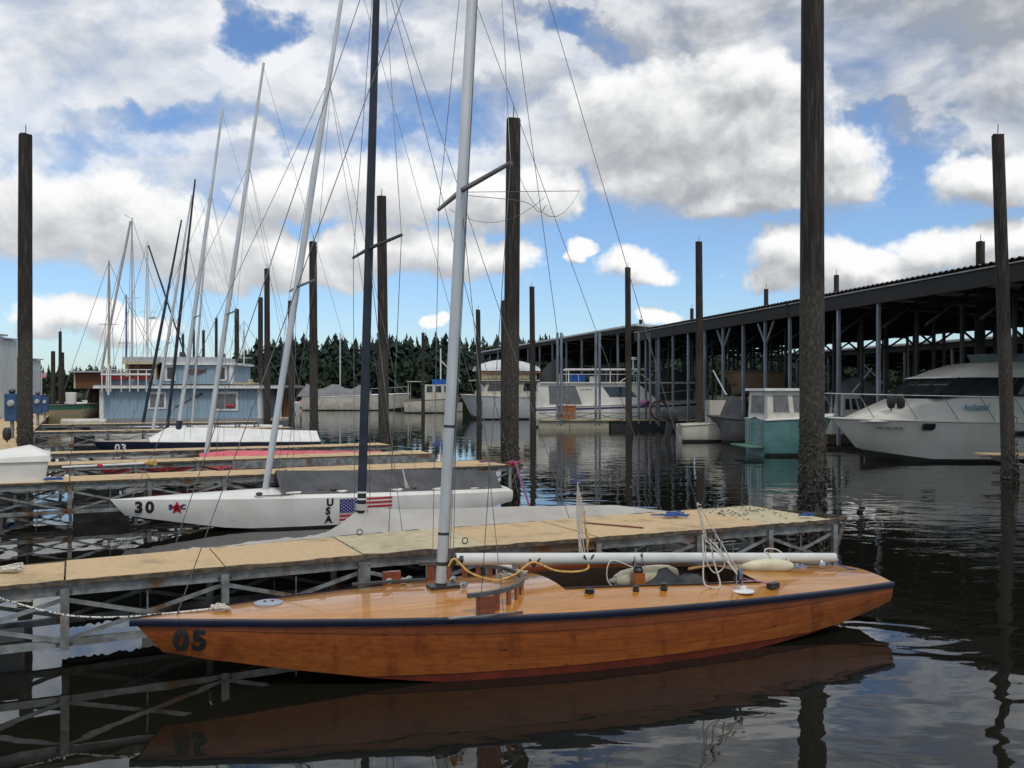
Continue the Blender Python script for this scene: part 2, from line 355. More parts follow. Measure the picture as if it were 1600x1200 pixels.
# ------------------------------------------------------------------ water
def water_mat():
    m = bpy.data.materials.new('harbour_water'); m.use_nodes = True; t = NT(m.node_tree); b = t.n['Principled BSDF']
    b.inputs['Base Color'].default_value = (.008,.0085,.006,1); b.inputs['Roughness'].default_value = .015; b.inputs['IOR'].default_value = 1.40
    b.inputs['Specular IOR Level'].default_value = .5
    co = t.node('ShaderNodeNewGeometry').outputs['Position']
    a = t.noise(t.vm('MULTIPLY', co, (.8,1.25,1)), 1.15, 2, .45, .4)
    c = t.noise(t.vm('MULTIPLY', co, (1,1.5,1)), 4.2, 2, .5, .2)
    calm = t.ramp(t.noise(co, .22, 3, .5), .34, .62, .18, 1)
    s = t.node('ShaderNodeSeparateXYZ'); t.l.new(co, s.inputs[0])
    lee = t.ramp(t.m('SUBTRACT', s.outputs[0], t.m('MULTIPLY', s.outputs[1], .05)), -3.2, 1.2, .22, 1)      # sheltered between the fingers
    far = t.ramp(s.outputs[1], 18, 60, 0, 1)
    lee = t.m('MAXIMUM', lee, t.m('MULTIPLY', far, .8))
    h = t.m('ADD', t.m('MULTIPLY', a, .016), t.m('MULTIPLY', t.m('MULTIPLY', c, .0014), calm))
    bn = t.node('ShaderNodeBump'); bn.inputs['Strength'].default_value = 1; bn.inputs['Distance'].default_value = 1
    t.l.new(t.m('MULTIPLY', h, lee), bn.inputs['Height']); t.l.new(bn.outputs[0], b.inputs['Normal'])
    return m
o = MB().add([(-900,-300,0),(900,-300,0),(900,1200,0),(-900,1200,0)], [(0,1,2,3)]).build('water', water_mat()); struct(o)
# ------------------------------------------------------------------ far shore and its wood
ground_m = mat('shore_ground', (.05,.055,.03), .95, (.07,.065,.045), .2)
def ridge(px):      # (distance of the shore, row of the tree tops) seen at photo column px
    K = [(-900,420,572),(0,420,574),(130,400,574),(250,380,578),(330,330,572),(370,290,545),(440,262,532),(520,255,527),(700,255,528),(860,255,528),(1000,260,536),(1250,270,548),(1600,290,555),(2600,300,556)]
    for (a, d0, y0), (b_, d1, y1) in zip(K, K[1:]):
        if px <= b_: t = (px-a)/(b_-a); return d0+(d1-d0)*t, y0+(y1-y0)*t
    return K[-1][1:]
secs = []
for px in range(-900, 2601, 50):
    d, y = ridge(px); x = (px-800)/F
    secs.append([Vector((x*(d+k), d+k, z)) for k, z in ((-6,-1),(0,.6),(14,2.5),(60,6),(300,9))])
shore = MB().loft(secs).build('shore_terrain', ground_m, smooth=True); struct(shore)
def fol(name, a, b_, sc):
    m = bpy.data.materials.new(name); m.use_nodes = True; t = NT(m.node_tree); p = t.n['Principled BSDF']
    co = t.node('ShaderNodeTexCoord').outputs['Object']
    t.l.new(t.mix(t.ramp(t.noise(co, sc, 4, .6), .36, .66), a, b_), p.inputs['Base Color']); p.inputs['Roughness'].default_value = .9; p.inputs['Specular IOR Level'].default_value = .15
    return m
fir_m = fol('fir_foliage', (.014,.026,.021), (.036,.054,.038), .16); leaf_m = fol('alder_foliage', (.016,.028,.018), (.040,.058,.030), .22)
rf = random.Random(11); fm = MB(); lm = MB()
def fir(x, y, z0, h):
    r0 = h*rf.uniform(.18,.32); n = 52; pw_ = rf.uniform(.5,.8)
    for i in range(n):       # drooping branch blades from the stem
        t = (i/n)**.9; zz = z0+h*(.05+.93*t); r = (r0*(1-t)**pw_+.10)*rf.uniform(.55,1.25); a = rf.random()*6.283; wd = r*rf.uniform(.35,.6)
        ca, sa = math.cos(a), math.sin(a); dr = r*rf.uniform(.25,.6); th = h*.05+r*.25
        fm.add([(x,y,zz+th),(x+ca*r*.6-sa*wd,y+sa*r*.6+ca*wd,zz-dr*.4),(x+ca*r,y+sa*r,zz-dr),(x+ca*r*.6+sa*wd,y+sa*r*.6-ca*wd,zz-dr*.4)], [(0,1,2,3)])
    fm.add([(x-.12,y,z0+h*.9),(x+.12,y,z0+h*.9),(x,y,z0+h*1.03)], [(0,1,2)])
def leafy(x, y, z0, h, r):
    for k in range(70):
        u_ = rf.random(); th = rf.random()*6.283; q = r*math.sqrt(rf.random())*(1-.55*u_**3)
        c = Vector((x+q*math.cos(th), y+q*math.sin(th), z0+h*(.1+.9*u_))); s_ = rf.uniform(.5,1.3)
        a = Vector((rf.gauss(0,1),rf.gauss(0,1),rf.gauss(0,1))).normalized()*s_; b_ = Vector((rf.gauss(0,1),rf.gauss(0,1),rf.gauss(0,1))).normalized()*s_
        lm.add([c-a, c+b_, c+a, c-b_], [(0,1,2,3)])
for i in range(2800):
    px = rf.uniform(-200, 1900); d, y = ridge(px); k = rf.random()*55; dd = d+8+k
    top = HC+(YH-y-rf.gauss(3,5)+7*noise.noise(Vector((px*.02,0,3))))/F*(dd); z0 = 1.5+k*.07; x = (px-800)/F*dd
    h = max(4, (top-z0)*min(1.06, rf.uniform(.55,1.08)))
    if rf.random() < .06: h *= 1.12
    fir(x, dd, z0, h)
for i in range(430):
    px = rf.uniform(-200, 1900); d, y = ridge(px); k = rf.random()*14-2; dd = d+k
    h = rf.uniform(4, 10); leafy((px-800)/F*dd, dd, .5, h, h*.36)
o = fm.build('fir_forest', fir_m); o['kind'] = 'stuff'; o['label'] = 'dark fir forest along the far shore'
o = lm.build('alder_thicket', leaf_m); o['kind'] = 'stuff'; o['label'] = 'lower green broadleaf trees at the foot of the far forest'
# ------------------------------------------------------------------ piles
def pile(label, px, d, ytop, dia, pxtop=None, growth=0, zg=1.4, group='timber mooring piles', spike=True, zbase=-.6):
    rr = random.Random(int(px*7+d)); X = (px-800)/F*d; zt = HC+(YH-ytop)/F*d
    Xt = ((pxtop if pxtop is not None else px)-800)/F*d
    root = thing('mooring_pile', label, 'pile', (X, d, 0), 0, group)
    n = 16; secs = []; k = max(6, int(zt/.55)); ph = rr.random()*6
    for i in range(k+1):
        t = i/k; z = zbase+(zt-zbase)*t; cx = (Xt-X)*t; r = dia/2*(1.06-.16*t)
        secs.append([Vector((cx+r*(1+.035*math.sin(3*2*math.pi*j/n+ph+z*.2)+rr.uniform(-.012,.012))*math.cos(2*math.pi*j/n), r*(1+rr.uniform(-.02,.02))*math.sin(2*math.pi*j/n), z+(rr.uniform(-.02,.03) if i == k else 0))) for j in range(n)])
    MB().loft(secs, True, True).build('timber_shaft', pile_m, root, True, world=False)
    if spike: MB().tube([(Xt-X,0,zt-.05),(Xt-X+.01,0,zt+.28)], .012, 5).build('spike', dark_steel, root, world=False)
    if growth:
        gm = MB()
        for i in range(growth):
            t = rr.random()**2.1; z = -.12+zg*t; a = rr.random()*6.283; r = dia/2*1.03; s_ = rr.uniform(.014,.042)*(1.25-.75*t)
            q = r+rr.random()*.06*(1-t)**1.5
            c = Vector((q*math.cos(a), q*math.sin(a), z)); s3 = Vector((s_,s_,s_*rr.uniform(.7,1.6)))
            m3 = Matrix.Rotation(rr.random()*6,3,'X') @ Matrix.Rotation(rr.random()*6,3,'Z')
            vs = [c+m3 @ Vector((p[0]*s3.x,p[1]*s3.y*.6,p[2]*s3.z)) for p in ((1,0,0),(-1,0,0),(0,1,0),(0,-1,0),(0,0,1),(0,0,-1))]
            gm.add(vs, [(0,2,4),(2,1,4),(1,3,4),(3,0,4),(2,0,5),(1,2,5),(3,1,5),(0,3,5)])
        o = gm.build('mussel_growth', mussel_m, root, world=False); o['kind'] = 'stuff'
    return root
pile('tall thick dark pile standing at the outer end of the nearest finger pier', 1269, 13.2, -40, .345, 1270, 1700, 2.0)
pile('tall pile crusted with growth beside the walkway at the far left', 39, 26, 211, .39, 40, 900, 1.9)
pile('tall pile behind the silver mast, at the end of the second finger pier', 797, 21.2, 187, .36, 802, 1000, 2.0)
pile('pile just right of the black mast, rising from open water', 600, 33, 307, .37, 596, 420, 1.5)
pile('pile halfway between the white raked mast and the black mast', 491, 40, 378, .36, 489, 300, 1.5)
pile('slim leaning pile in front of the white cruiser at the right edge', 1578, 24, 211, .33, 1559, 600, 1.8)
pile('dark pile in front of the open moorage shed, right of centre', 1094, 42, 378, .34, 1092, 300, 1.6)
pile('dark pile in front of the white motor yacht', 983, 47, 418, .32, 981, 200, 1.5)
pile('slender pile at the stern of the white motor yacht', 833, 52, 448, .32, 831, 200, 1.5)
pile('thin pile hiding behind the tall pile at the second finger pier', 786, 60, 470, .30, 786, 100)
pile('thin pile in front of the white trawler with the tarpaulin', 749, 58, 484, .32, 747, 160)
pile('thin pile in front of the old yellow-white workboat', 661, 84, 520, .32, 661)
pile('stout pile close behind the raked white mast, the taller of a pair', 418, 56, 420, .36, 417, 160)
pile('pile standing left of the stout pile behind the raked white mast', 407, 60, 465, .34, 407, 100)
pile('pile right of the raked white mast, at the porch of the blue houseboat', 456, 52, 470, .33, 454, 160)
pile('pile rising behind the right end of the blue houseboat', 370, 68, 483, .36, 370)
pile('thin distant pile above the upper cabin of the blue houseboat', 338, 72, 497, .24, 338)
pile('thin distant pile left of the white mast over the houseboat roof', 318, 78, 516, .26, 318)
pile('thin distant pile by the blue houseboat roof, between two masts', 286, 80, 522, .22, 286)
pile('short distant pile over the left end of the houseboat roof', 303, 84, 514, .2, 303)
pile('thin tall pile of the old wooden cluster beyond the left walkway', 94, 62, 518, .22, 94)
for dx_, yt, lb in ((-11, 549, 'short stub pile on the left of the old wooden cluster'), (3, 551, 'short stub pile on the right of the old wooden cluster')):
    pile(lb, 94+dx_, 62.5, yt, .3, None, 0, spike=False)
for px, d, y, dia, lb in ((1532,34,378,.34,'pile end sticking up through the shed roof at the right edge'),(1307,44,430,.26,'pile end above the shed roof just right of the thickest pile'),(1197,50,452,.26,'pile end above the shed roof left of the thickest pile'),
        (1081,62,482,.26,'pile end above the shed roof behind the dark centre pile'),(1001,64,500,.26,'short pile end above the joint of the two shed roofs')):
    pile(lb, px, d, y, dia, None, 0)
# ------------------------------------------------------------------ finger piers
def pier(label, vn, width, us, zt=.75, pale=(), skirt=None, fascia=None, end_brace=False, detail=True, uend=None):
    """vn(u): near edge, width(u): deck width, us: bay ends along the pier"""
    root = thing('finger_pier', label, 'pier', G(us[0], vn(us[0])), GA, 'finger piers off the walkway')
    rr = random.Random(int(vn(0)*10))
    for i, (a, b_) in enumerate(zip(us, us[1:])):
        g_ = .008; m_ = carpet2 if i in pale else carpet
        z0 = zt+rr.uniform(-.006,.006)
        na, nb, fa, fb = vn(a), vn(b_), vn(a)+width(a), vn(b_)+width(b_)
        c4 = [(a+g_,na),(b_-g_,nb),(b_-g_,fb),(a+g_,fa)]
        MB().hexa([G(u_,v_,z0-.028) for u_,v_ in c4], [G(u_,v_,z0) for u_,v_ in c4]).build('deck_panel', m_, root)
        # ragged timber edge under the covering
        k = 12
        for (p0,q0),(p1,q1) in (((a,na-.004),(b_,nb-.004)),((b_,fb+.004),(a,fa+.004))):
            secs = []
            for j in range(k+1):
                t0 = j/k; lo_ = zt-rr.uniform(.034,.042); up_ = zt+(rr.uniform(-.004,.006) if i not in pale else rr.uniform(-.004,.014)); c_ = G(p0+(p1-p0)*t0, q0+(q1-q0)*t0)
                secs.append([c_+GV*e_+Vector((0,0,z_)) for e_, z_ in ((-.011,lo_),(.011,lo_),(.011,up_),(-.011,up_))])
            MB().loft(secs, True, True).build('deck_edge', fray, root)
        for sd_, vv in (('n', (na+.05, nb+.05)), ('f', (fa-.05, fb-.05))):
            va, vb = vv; m_ = galv
            if sd_ == 'n' or detail:
                A, B = G(a,va,0), G(b_,vb,0); z_ = Vector((0,0,1))
                MB().beam(A+z_*(zt-.088), B+z_*(zt-.088), .05, .085).build('top_chord', m_, root)
                MB().beam(A+z_*(zt-.52), B+z_*(zt-.52), .05, .06).build('bottom_chord', m_, root)
                off = GV*(-.03 if sd_ == 'n' else .03)
                MB().beam(A+z_*(zt-.50)+off*.4, B+z_*(zt-.16)+off*.4, .012, .036).build('brace', m_, root)
                MB().beam(A+z_*(zt-.16)+off, B+z_*(zt-.50)+off, .012, .036).build('brace', m_, root)
                mid = (A+B)/2
                MB().tube([mid+z_*(zt-.5), mid+z_*(zt-.15)], .007, 5).build('rod', m_, root)
        MB().beam(G(a+.045,na+.085,zt-.062), G(a+.045,fa-.085,zt-.062), .05, .06).build('cross_beam', m_, root)
    for i, u_ in enumerate(us):
        for vv, o_ in ((vn(u_)+.05, -.032), (vn(u_)+width(u_)-.05, .032)):
            p = G(u_, vv)+GV*o_
            wd = .115 if i == 4 and o_ < 0 else .065
            po = MB().box(p+Vector((0,0,zt-.315)), (wd,.05,.50), GA).build('post', galv, root)
            if detail and o_ < 0:
                bl = MB()
                for bx_ in (-.05, .05):
                    for bz_ in (-.10, -.52): bl.lathe([(.012,0),(.012,.016)], p+GU*bx_+GV*(-.012)+Vector((0,0,zt+bz_)), 6, Matrix.Rotation(R(90),3,'X'))
                bl.build('bolt', dark_steel, po)
    for u_ in (us[1]+.5, us[-2]-.6):
        c = G(u_, vn(u_)+width(u_)*.55, .06); MB().box(c, (.9, width(u_)*.55, .36), GA).build('float', black_rubber, root)
    if skirt:
        a, b_ = skirt; k = int((b_-a)/.03); secs = []
        for j in range(k+1):
            u_ = a+(b_-a)*j/k; zb = .15+rr.uniform(-.02,.014); c_ = G(u_, vn(u_)+width(u_)+.015)
            secs.append([c_+GV*e_+Vector((0,0,z_)) for e_, z_ in ((-.01,zb),(.01,zb),(.01,zt-.085),(-.01,zt-.085))])
        MB().loft(secs, True, True).build('side_skirt', skirt_m, root)
    if fascia:
        a, b_ = fascia; MB().beam(G(a,vn(a)-.03,zt-.12), G(b_,vn(b_)-.03,zt-.12), .03, .17).build('fascia_board', galv, root)
    if end_brace:
        u_ = us[-1]; p = G(u_, vn(u_)+.03, zt-.45); q = G(u_+.42, vn(u_)+.25, zt-.03)
        MB().beam(p, q, .03, .04).build('end_brace', fray, root); MB().beam(G(u_,vn(u_)+.1,zt-.03), q, .03, .04).build('end_arm', fray, root)
        MB().beam(G(u_,vn(u_)+width(u_)-.1,zt-.03), q, .03, .04).build('end_arm', fray, root)
    return root
def pw(K):
    def f(u):
        for (a, x), (b_, y) in zip(K, K[1:]):
            if u <= b_: return x+(y-x)*(u-a)/(b_-a)
        return K[-1][1]
    return f
pier1 = pier('nearest finger pier, tan deck with one pale worn panel, beside the varnished boat', pw([(-3,8.28),(-.5,8.36),(2.5,8.47),(8.4,8.36)]), pw([(-3,.80),(-.3,.93),(3.7,1.28),(8.4,1.56)]),
     [-2.6,-1.34,-.07,1.2,2.47,3.74,5.0,6.28,7.28,8.25], pale=(4,8), skirt=(-.1,6.1), end_brace=True)
bays = [-1.35,-.07,1.2,2.47,3.74,5.0,6.28,7.28,8.2]
pier('second finger pier, tan deck just beyond the white boat number 30', lambda u: 17.42, pw([(-2,.95),(8.3,1.5)]), bays, end_brace=True)
pier('third finger pier, with grey fascia board along its outer half', lambda u: 21.4, pw([(-2,.9),(8.3,1.2)]), bays[:-1]+[8.0], fascia=(3.2,8.0))
pier('fourth finger pier, between the pink covered boat and the navy boat', lambda u: 26.4, pw([(-2,.9),(8.6,1.2)]), bays[:-1]+[8.5], zt=.68, detail=False)
pier('fifth finger pier, narrow and brown, beyond the navy boat', lambda u: 38.6, lambda u: 1.1, bays, detail=False)
pier('farthest finger pier, along the front of the blue houseboat', lambda u: 46.5, lambda u: 1.1, bays, detail=False)
r_ = thing('finger_pier', 'bit of a finger pier entering at the right edge by the leaning pile', 'pier', P(1600,712,24), 0, 'finger piers off the walkway')
for i in range(3):
    a, b_ = Vector((12.6+i*2,24.3,.6)), Vector((14.58+i*2,24.3,.6))
    MB().hexa([a+Vector((0,0,-.03)),b_+Vector((0,0,-.03)),b_+Vector((0,1,-.03)),a+Vector((0,1,-.03))],[a,b_,b_+Vector((0,1,0)),a+Vector((0,1,0))]).build('deck_panel', carpet, r_)
    MB().beam(a+Vector((0,.03,-.07)), b_+Vector((0,.03,-.07)), .05, .07).build('top_chord', galv, r_)
    MB().beam(a+Vector((0,.03,-.1)), b_+Vector((0,.03,-.45)), .02, .04).build('brace', galv, r_); MB().beam(b_+Vector((0,.03,-.1)), a+Vector((0,.05,-.45)), .02, .04).build('brace', galv, r_)
    MB().beam(a+Vector((0,.03,-.48)), b_+Vector((0,.03,-.48)), .05, .05).build('bottom_chord', galv, r_)
MB().beam((12.3,24.3,.56),(12.6,24.3,.58),.03,.04).build('end_arm', fray, r_)
MB().box((16.5,24.8,.2),(3,.7,.5)).build('float', black_rubber, r_)
# main walkway
root = thing('walkway', 'main tan walkway running away along the left edge', 'dock', G(-1.5,12), GA)
for i in range(26):
    a, b_ = 10+i*2.44, 12.42+i*2.44; z = .75+random.uniform(-.006,.006)
    MB().hexa([G(-3.6,a,z-.05),G(-1.42,a,z-.05),G(-1.42,b_,z-.05),G(-3.6,b_,z-.05)],[G(-3.6,a,z),G(-1.42,a,z),G(-1.42,b_,z),G(-3.6,b_,z)]).build('deck_panel', carpet, root)
MB().hexa([G(-3.5,10,-.2),G(-1.5,10,-.2),G(-1.5,73,-.2),G(-3.5,73,-.2)],[G(-3.5,10,.69),G(-1.5,10,.69),G(-1.5,73,.69),G(-3.5,73,.69)]).build('float', black_rubber, root)
# ------------------------------------------------------------------ racing keelboats (bow at local x = 0, stern at x = 6.92, near side -y)
# x, sheer z, sheer half beam, chine z, chine half beam
ST = [(0,.55,.015,.285,.012),(.25,.548,.105,.262,.08),(.5,.545,.20,.235,.155),(1.0,.538,.37,.165,.295),(1.7,.528,.57,.06,.485),(2.5,.515,.745,-.02,.655),(3.5,.50,.86,-.06,.765),(4.5,.48,.85,-.04,.765),(5.5,.455,.745,.02,.665),(6.2,.435,.63,.10,.565),(6.92,.415,.48,.22,.435)]
def st(x, i):
    x = max(0, min(6.92, x))
    for k in range(len(ST)-1):
        if x <= ST[k+1][0]:
            a, b_ = ST[k], ST[k+1]; t = (x-a[0])/(b_[0]-a[0])
            p0 = ST[k-1][i] if k else 2*a[i]-b_[i]; p3 = ST[k+2][i] if k+2 < len(ST) else 2*b_[i]-a[i]
            return .5*((2*a[i])+(b_[i]-p0)*t+(2*p0-5*a[i]+4*b_[i]-p3)*t*t+(3*a[i]-p0-3*b_[i]+p3)*t**3)
XS = [0,.1,.25,.5,.75,1.0,1.35,1.7,2.1,2.5,3,3.45,4,4.5,5,5.4,5.8,6.2,6.55,6.92]
def skew(x): return .22*max(0, 1-x/.6)
def sheer(x, s, out=0, dz=0): return Vector((x, s*(st(x,2)+out), st(x,1)+dz))
def camber(x): return .115*(st(x,2)/.86)**1.3
def deck_z(x, y): b_ = max(st(x,2), .02); return st(x,1)+camber(x)*(1-min(1,abs(y)/b_)**2)
def hull_y(x, z):
    sz, sb, cz, cb = (st(x,i) for i in (1,2,3,4)); t = (sz-z)/(sz-cz); return sb+(cb-sb)*t+.018*math.sin(math.pi*min(1,max(0,t)))
def on_side(vs, x0, z0): return [Vector((x0+p.x, -(hull_y(x0+p.x, z0+p.y)+.004), z0+p.y)) for p in vs]
def side_pt(x, s, t, out=0):     # t = 0 at the sheer, 1 at the chine
    sz, sb, cz, cb = (st(x,i) for i in (1,2,3,4)); y = sb+(cb-sb)*t+.018*math.sin(math.pi*t)
    return Vector((x+skew(x)*t, s*(y+out), sz+(cz-sz)*t))
def decal(root, txt, size, x0, z0, m, bold, name='hull_number', stack=False):
    for i, ch in enumerate(txt):
        vs, fs = text_mesh(ch, size, bold)
        if stack: xx, zz = x0-i*.014, z0-i*size*.87
        else: xx, zz = x0+i*size*.62, z0
        MB().add(on_side(vs, xx, zz), fs).build(name, m, root, world=False)
shade_wood = wood('shade_darkened_ply', (.035,.016,.008), (.02,.01,.006), .5, .1)  # cockpit walls coloured nearly black, painting in the shade of the opening
def star_boat(label, u=None, v=None, loc=None, rz=GA, dz=0, hull=white_gel, deck=white_gel, bottom=white_gel, mast=alu, rake=.15, mlen=9.6, mr=.05, boom=None, rail=None, cockpit=True, wires=True, fine=False, paintz=.05):
    loc = loc if loc is not None else G(u, v, dz)
    root = thing('racing_sailboat', label, 'sailboat', loc, rz, 'racing sailboats in the finger berths')
    T0 = [0,.2,.4,.6,.8,1]
    for s, nm in ((-1,'near'),(1,'far')):
        up_, lo_ = MB(), MB(); su, sl_ = [], []
        for x in XS:
            sz, cz = st(x,1), st(x,3); tp = max(0, min(1, (sz-paintz)/(sz-cz)))
            su.append([side_pt(x, s, tp*t) for t in T0])
            sl_.append([side_pt(x, s, tp+(1-tp)*t) for t in (0,.5,1)]+[Vector((x+skew(x), 0, cz-.05*min(1,x*2)))])
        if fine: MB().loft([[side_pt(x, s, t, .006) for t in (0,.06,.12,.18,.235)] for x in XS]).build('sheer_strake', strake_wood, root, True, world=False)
        if fine: MB().loft([[side_pt(x, s, k_+(max(k_+.004, min(1,(st(x,1)-paintz)/(st(x,1)-st(x,3))))-k_)*t, .005) for k_ in (.62,) for t in (0,.33,.66,1)] for x in XS]).build('lower_plank', hull_wood_b, root, True, world=False)
        up_.loft(su).build('topside', hull, root, True, world=False); lo_.loft(sl_).build('hull_bottom', bottom, root, True, world=False)
    sz, sb, cz, cb = (st(6.92,i) for i in (1,2,3,4))
    MB().add([(6.92,-sb,sz),(6.92,sb,sz),(6.92,cb,cz),(6.92,0,cz-.05),(6.92,-cb,cz),(6.92,0,sz+camber(6.92))],[(0,5,1,2,3,4)]).build('transom', hull, root, world=False)
    # deck with the long narrow cockpit cut out
    CP = (3.5, 5.4)
    def cw(x): return min(.44, .36+.08*(x-3.5)) if cockpit else .33
    dk = MB()
    for a, b_ in zip(XS, XS[1:]):
        steps = [a, b_]
        rows = []
        for x in steps:
            bb = st(x,2); c_ = min(cw(x), bb*.5)
            ys = [-bb, -(bb*.6+c_*.4), -(bb*.25+c_*.75), -c_, -c_*.5, 0, c_*.5, c_, bb*.25+c_*.75, bb*.6+c_*.4, bb]
            rows.append([Vector((x, y, deck_z(x, y))) for y in ys])
        inside = cockpit and a >= CP[0]-.06 and b_ <= CP[1]+.01
        for j in range(10):
            if inside and 3 <= j <= 6: continue
            dk.add([rows[0][j], rows[0][j+1], rows[1][j+1], rows[1][j]], [(0,1,2,3)])
    me_o = dk.build('deck', deck, root, True, world=False)
    bm = bmesh.new(); bm.from_mesh(me_o.data); bmesh.ops.remove_doubles(bm, verts=bm.verts, dist=.0005); bmesh.ops.recalc_face_normals(bm, faces=bm.faces)
    if sum(f.normal.z for f in bm.faces) < 0: bmesh.ops.reverse_faces(bm, faces=bm.faces)
    bm.to_mesh(me_o.data); bm.free(); me_o.data.polygons.foreach_set('use_smooth', [True]*len(me_o.data.polygons))
    if cockpit:
        xs = [x for x in XS if 3.44 <= x <= 5.41]
        for s in (-1, 1):
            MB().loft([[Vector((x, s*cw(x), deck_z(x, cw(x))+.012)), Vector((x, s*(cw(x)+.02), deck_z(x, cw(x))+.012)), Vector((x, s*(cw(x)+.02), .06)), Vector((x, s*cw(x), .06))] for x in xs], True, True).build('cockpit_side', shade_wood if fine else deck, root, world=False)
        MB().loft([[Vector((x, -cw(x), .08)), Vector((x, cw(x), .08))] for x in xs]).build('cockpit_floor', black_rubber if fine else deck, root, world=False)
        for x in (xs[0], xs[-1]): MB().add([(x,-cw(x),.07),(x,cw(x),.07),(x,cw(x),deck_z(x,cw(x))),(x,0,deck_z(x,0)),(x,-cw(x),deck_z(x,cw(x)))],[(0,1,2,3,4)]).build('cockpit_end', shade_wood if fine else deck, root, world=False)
    if rail:
        for s in (-1, 1):
            pr = ((.0,.012),(.024,.004),(.027,-.018),(.019,-.043),(-.004,-.046))
            MB().loft([[Vector((x-(.02 if x == 0 else 0), s*(st(x,2)+o_), st(x,1)+z_)) for o_, z_ in pr] for x in XS], True, True).build('rub_rail', rail, root, True, world=False)
    # spars
    mx = 2.45; mz = deck_z(mx, 0)
    def mp(z): t = (z-mz); return Vector((mx+math.tan(rake)*t, 0, z))
    if mlen:
        zt = mz+mlen; k = 10; zs = [mz-.05+(zt-mz+.05)*i/k for i in range(k+1)]
        MB().tube([mp(z) for z in zs], [mr*(1-.5*max(0,(i/k-.45)/.55)) for i in range(k+1)], 12, oval=1.35, odir=(1,0,0)).build('mast', mast, root, True, world=False)
        zsp = mz+mlen*.36; tips = []
        for s in (-1, 1):
            tip = mp(zsp)+Vector((.08, s*.98, .02)); tips.append(tip)
            MB().tube([mp(zsp), tip], [.026,.019], 6).build('spreader', dark_steel if mast is navy_mast else wire_m, root, True, world=False)
        if wires:
            wr = .0032 if fine else .0042
            top = mp(zt-.1); hi = mp(mz+mlen*.74)
            MB().tube([Vector((.32,0,deck_z(.32,0))), hi], wr*1.3, 5).build('forestay', wire_m, root, world=False)
            for s, tip in zip((-1,1), tips):
                y = s*(st(mx,2)-.05)
                MB().tube([Vector((mx+.12,y,st(mx,1))), tip, mp(mz+mlen*.80)], wr, 5).build('upper_shroud', wire_m, root, world=False)
                MB().tube([Vector((mx+.32,y,st(mx,1))), mp(zsp-.08)], wr, 5).build('lower_shroud', wire_m, root, world=False)
                MB().tube([Vector((4.74,s*.42,1.24)) if fine and s < 0 else Vector((4.02,.62,1.42)) if fine else Vector((5.0,s*(st(5,2)-.1),st(5,1)+.06)), mp(mz+mlen*.74)], wr, 5).build('running_backstay', wire_m, root, world=False)
            if not fine: MB().tube([Vector((6.85,0,.5)), top], wr, 5).build('backstay', wire_m, root, world=False)
    if boom:
        (x0, z0), (x1, z1), r_ = boom
        MB().tube([(x0,0,z0),((x0+x1)/2,0,(z0+z1)/2),(x1,0,z1)], [r_,r_,r_*.86], 14, oval=1.25, odir=(0,0,1)).build('boom', alu if not fine else mat('grey_painted_boom',(.62,.63,.60),.4,(.55,.56,.53),3), root, True, world=False)
    return root, mp
# --- number 05: varnished timber boat in the foreground
BOW = Vector((-2.9, 7.06, 0)); ang = math.atan2(2.48, 6.51)
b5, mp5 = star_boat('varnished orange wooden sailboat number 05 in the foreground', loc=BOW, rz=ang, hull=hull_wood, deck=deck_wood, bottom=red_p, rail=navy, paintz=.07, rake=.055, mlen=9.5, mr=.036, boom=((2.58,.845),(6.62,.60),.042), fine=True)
L = dict(world=False)
decal(b5, '05', .215, .29, .308, black_dec, .011)
# foredeck hatch, mooring cleat
for x, y, r_ in ((1.02,.06,.115),(6.25,.12,.1)):
    h_ = MB().lathe([(r_,-.02),(r_,.008),(r_*.8,.014),(.01,.014)], (x,y,deck_z(x,y)+.004), 24).build('inspection_hatch', mat('grey_hatch_plastic',(.34,.38,.44),.4), b5, True, **L)
    for s in (-1,1): MB().lathe([(.012,0),(.012,.01)], (x+s*.03,y,deck_z(x,y)+.016), 8).build('finger_hole', black_plastic, h_, **L)
# curved vang track on its little posts
zt_ = .682
arc = [Vector((2.43+.72*math.cos(a), .72*math.sin(a), zt_)) for a in [R(-88+176*i/40) for i in range(41)]]
MB().loft([[p+Vector((0,0,-.012))+ (p-Vector((2.43,0,zt_))).normalized()*e for e in (-.018,.018)]+[p+Vector((0,0,.022))+(p-Vector((2.43,0,zt_))).normalized()*e for e in (.018,-.018)] for p in arc], True, True).build('curved_track', mat('grey_track',(.10,.10,.10),.4,(.06,.06,.06)), b5, True, **L)
for a in [-80,-66,-54,-43,-33,-23,23,33,43,54,66,80]:
    x, y = 2.43+.72*math.cos(R(a)), .72*math.sin(R(a)); z0 = deck_z(x,y)
    if zt_-z0 > .015: MB().box((x,y,(z0+zt_-.012)/2), (.05,.018,max(.01,zt_-.012-z0)), R(a+90)).build('track_post', mahog, b5, **L)
for s in (-1,1):
    MB().box((2.62,s*.715,(deck_z(2.62,.715)+zt_)/2-.01), (.13,.016,zt_-deck_z(2.62,.715)-.01)).build('track_block', mahog, b5, **L)
    MB().box((2.6,s*(st(2.6,2)-.01),st(2.6,1)+.016), (.62,.022,.012)).build('chainplate_rail', chrome, b5, **L)
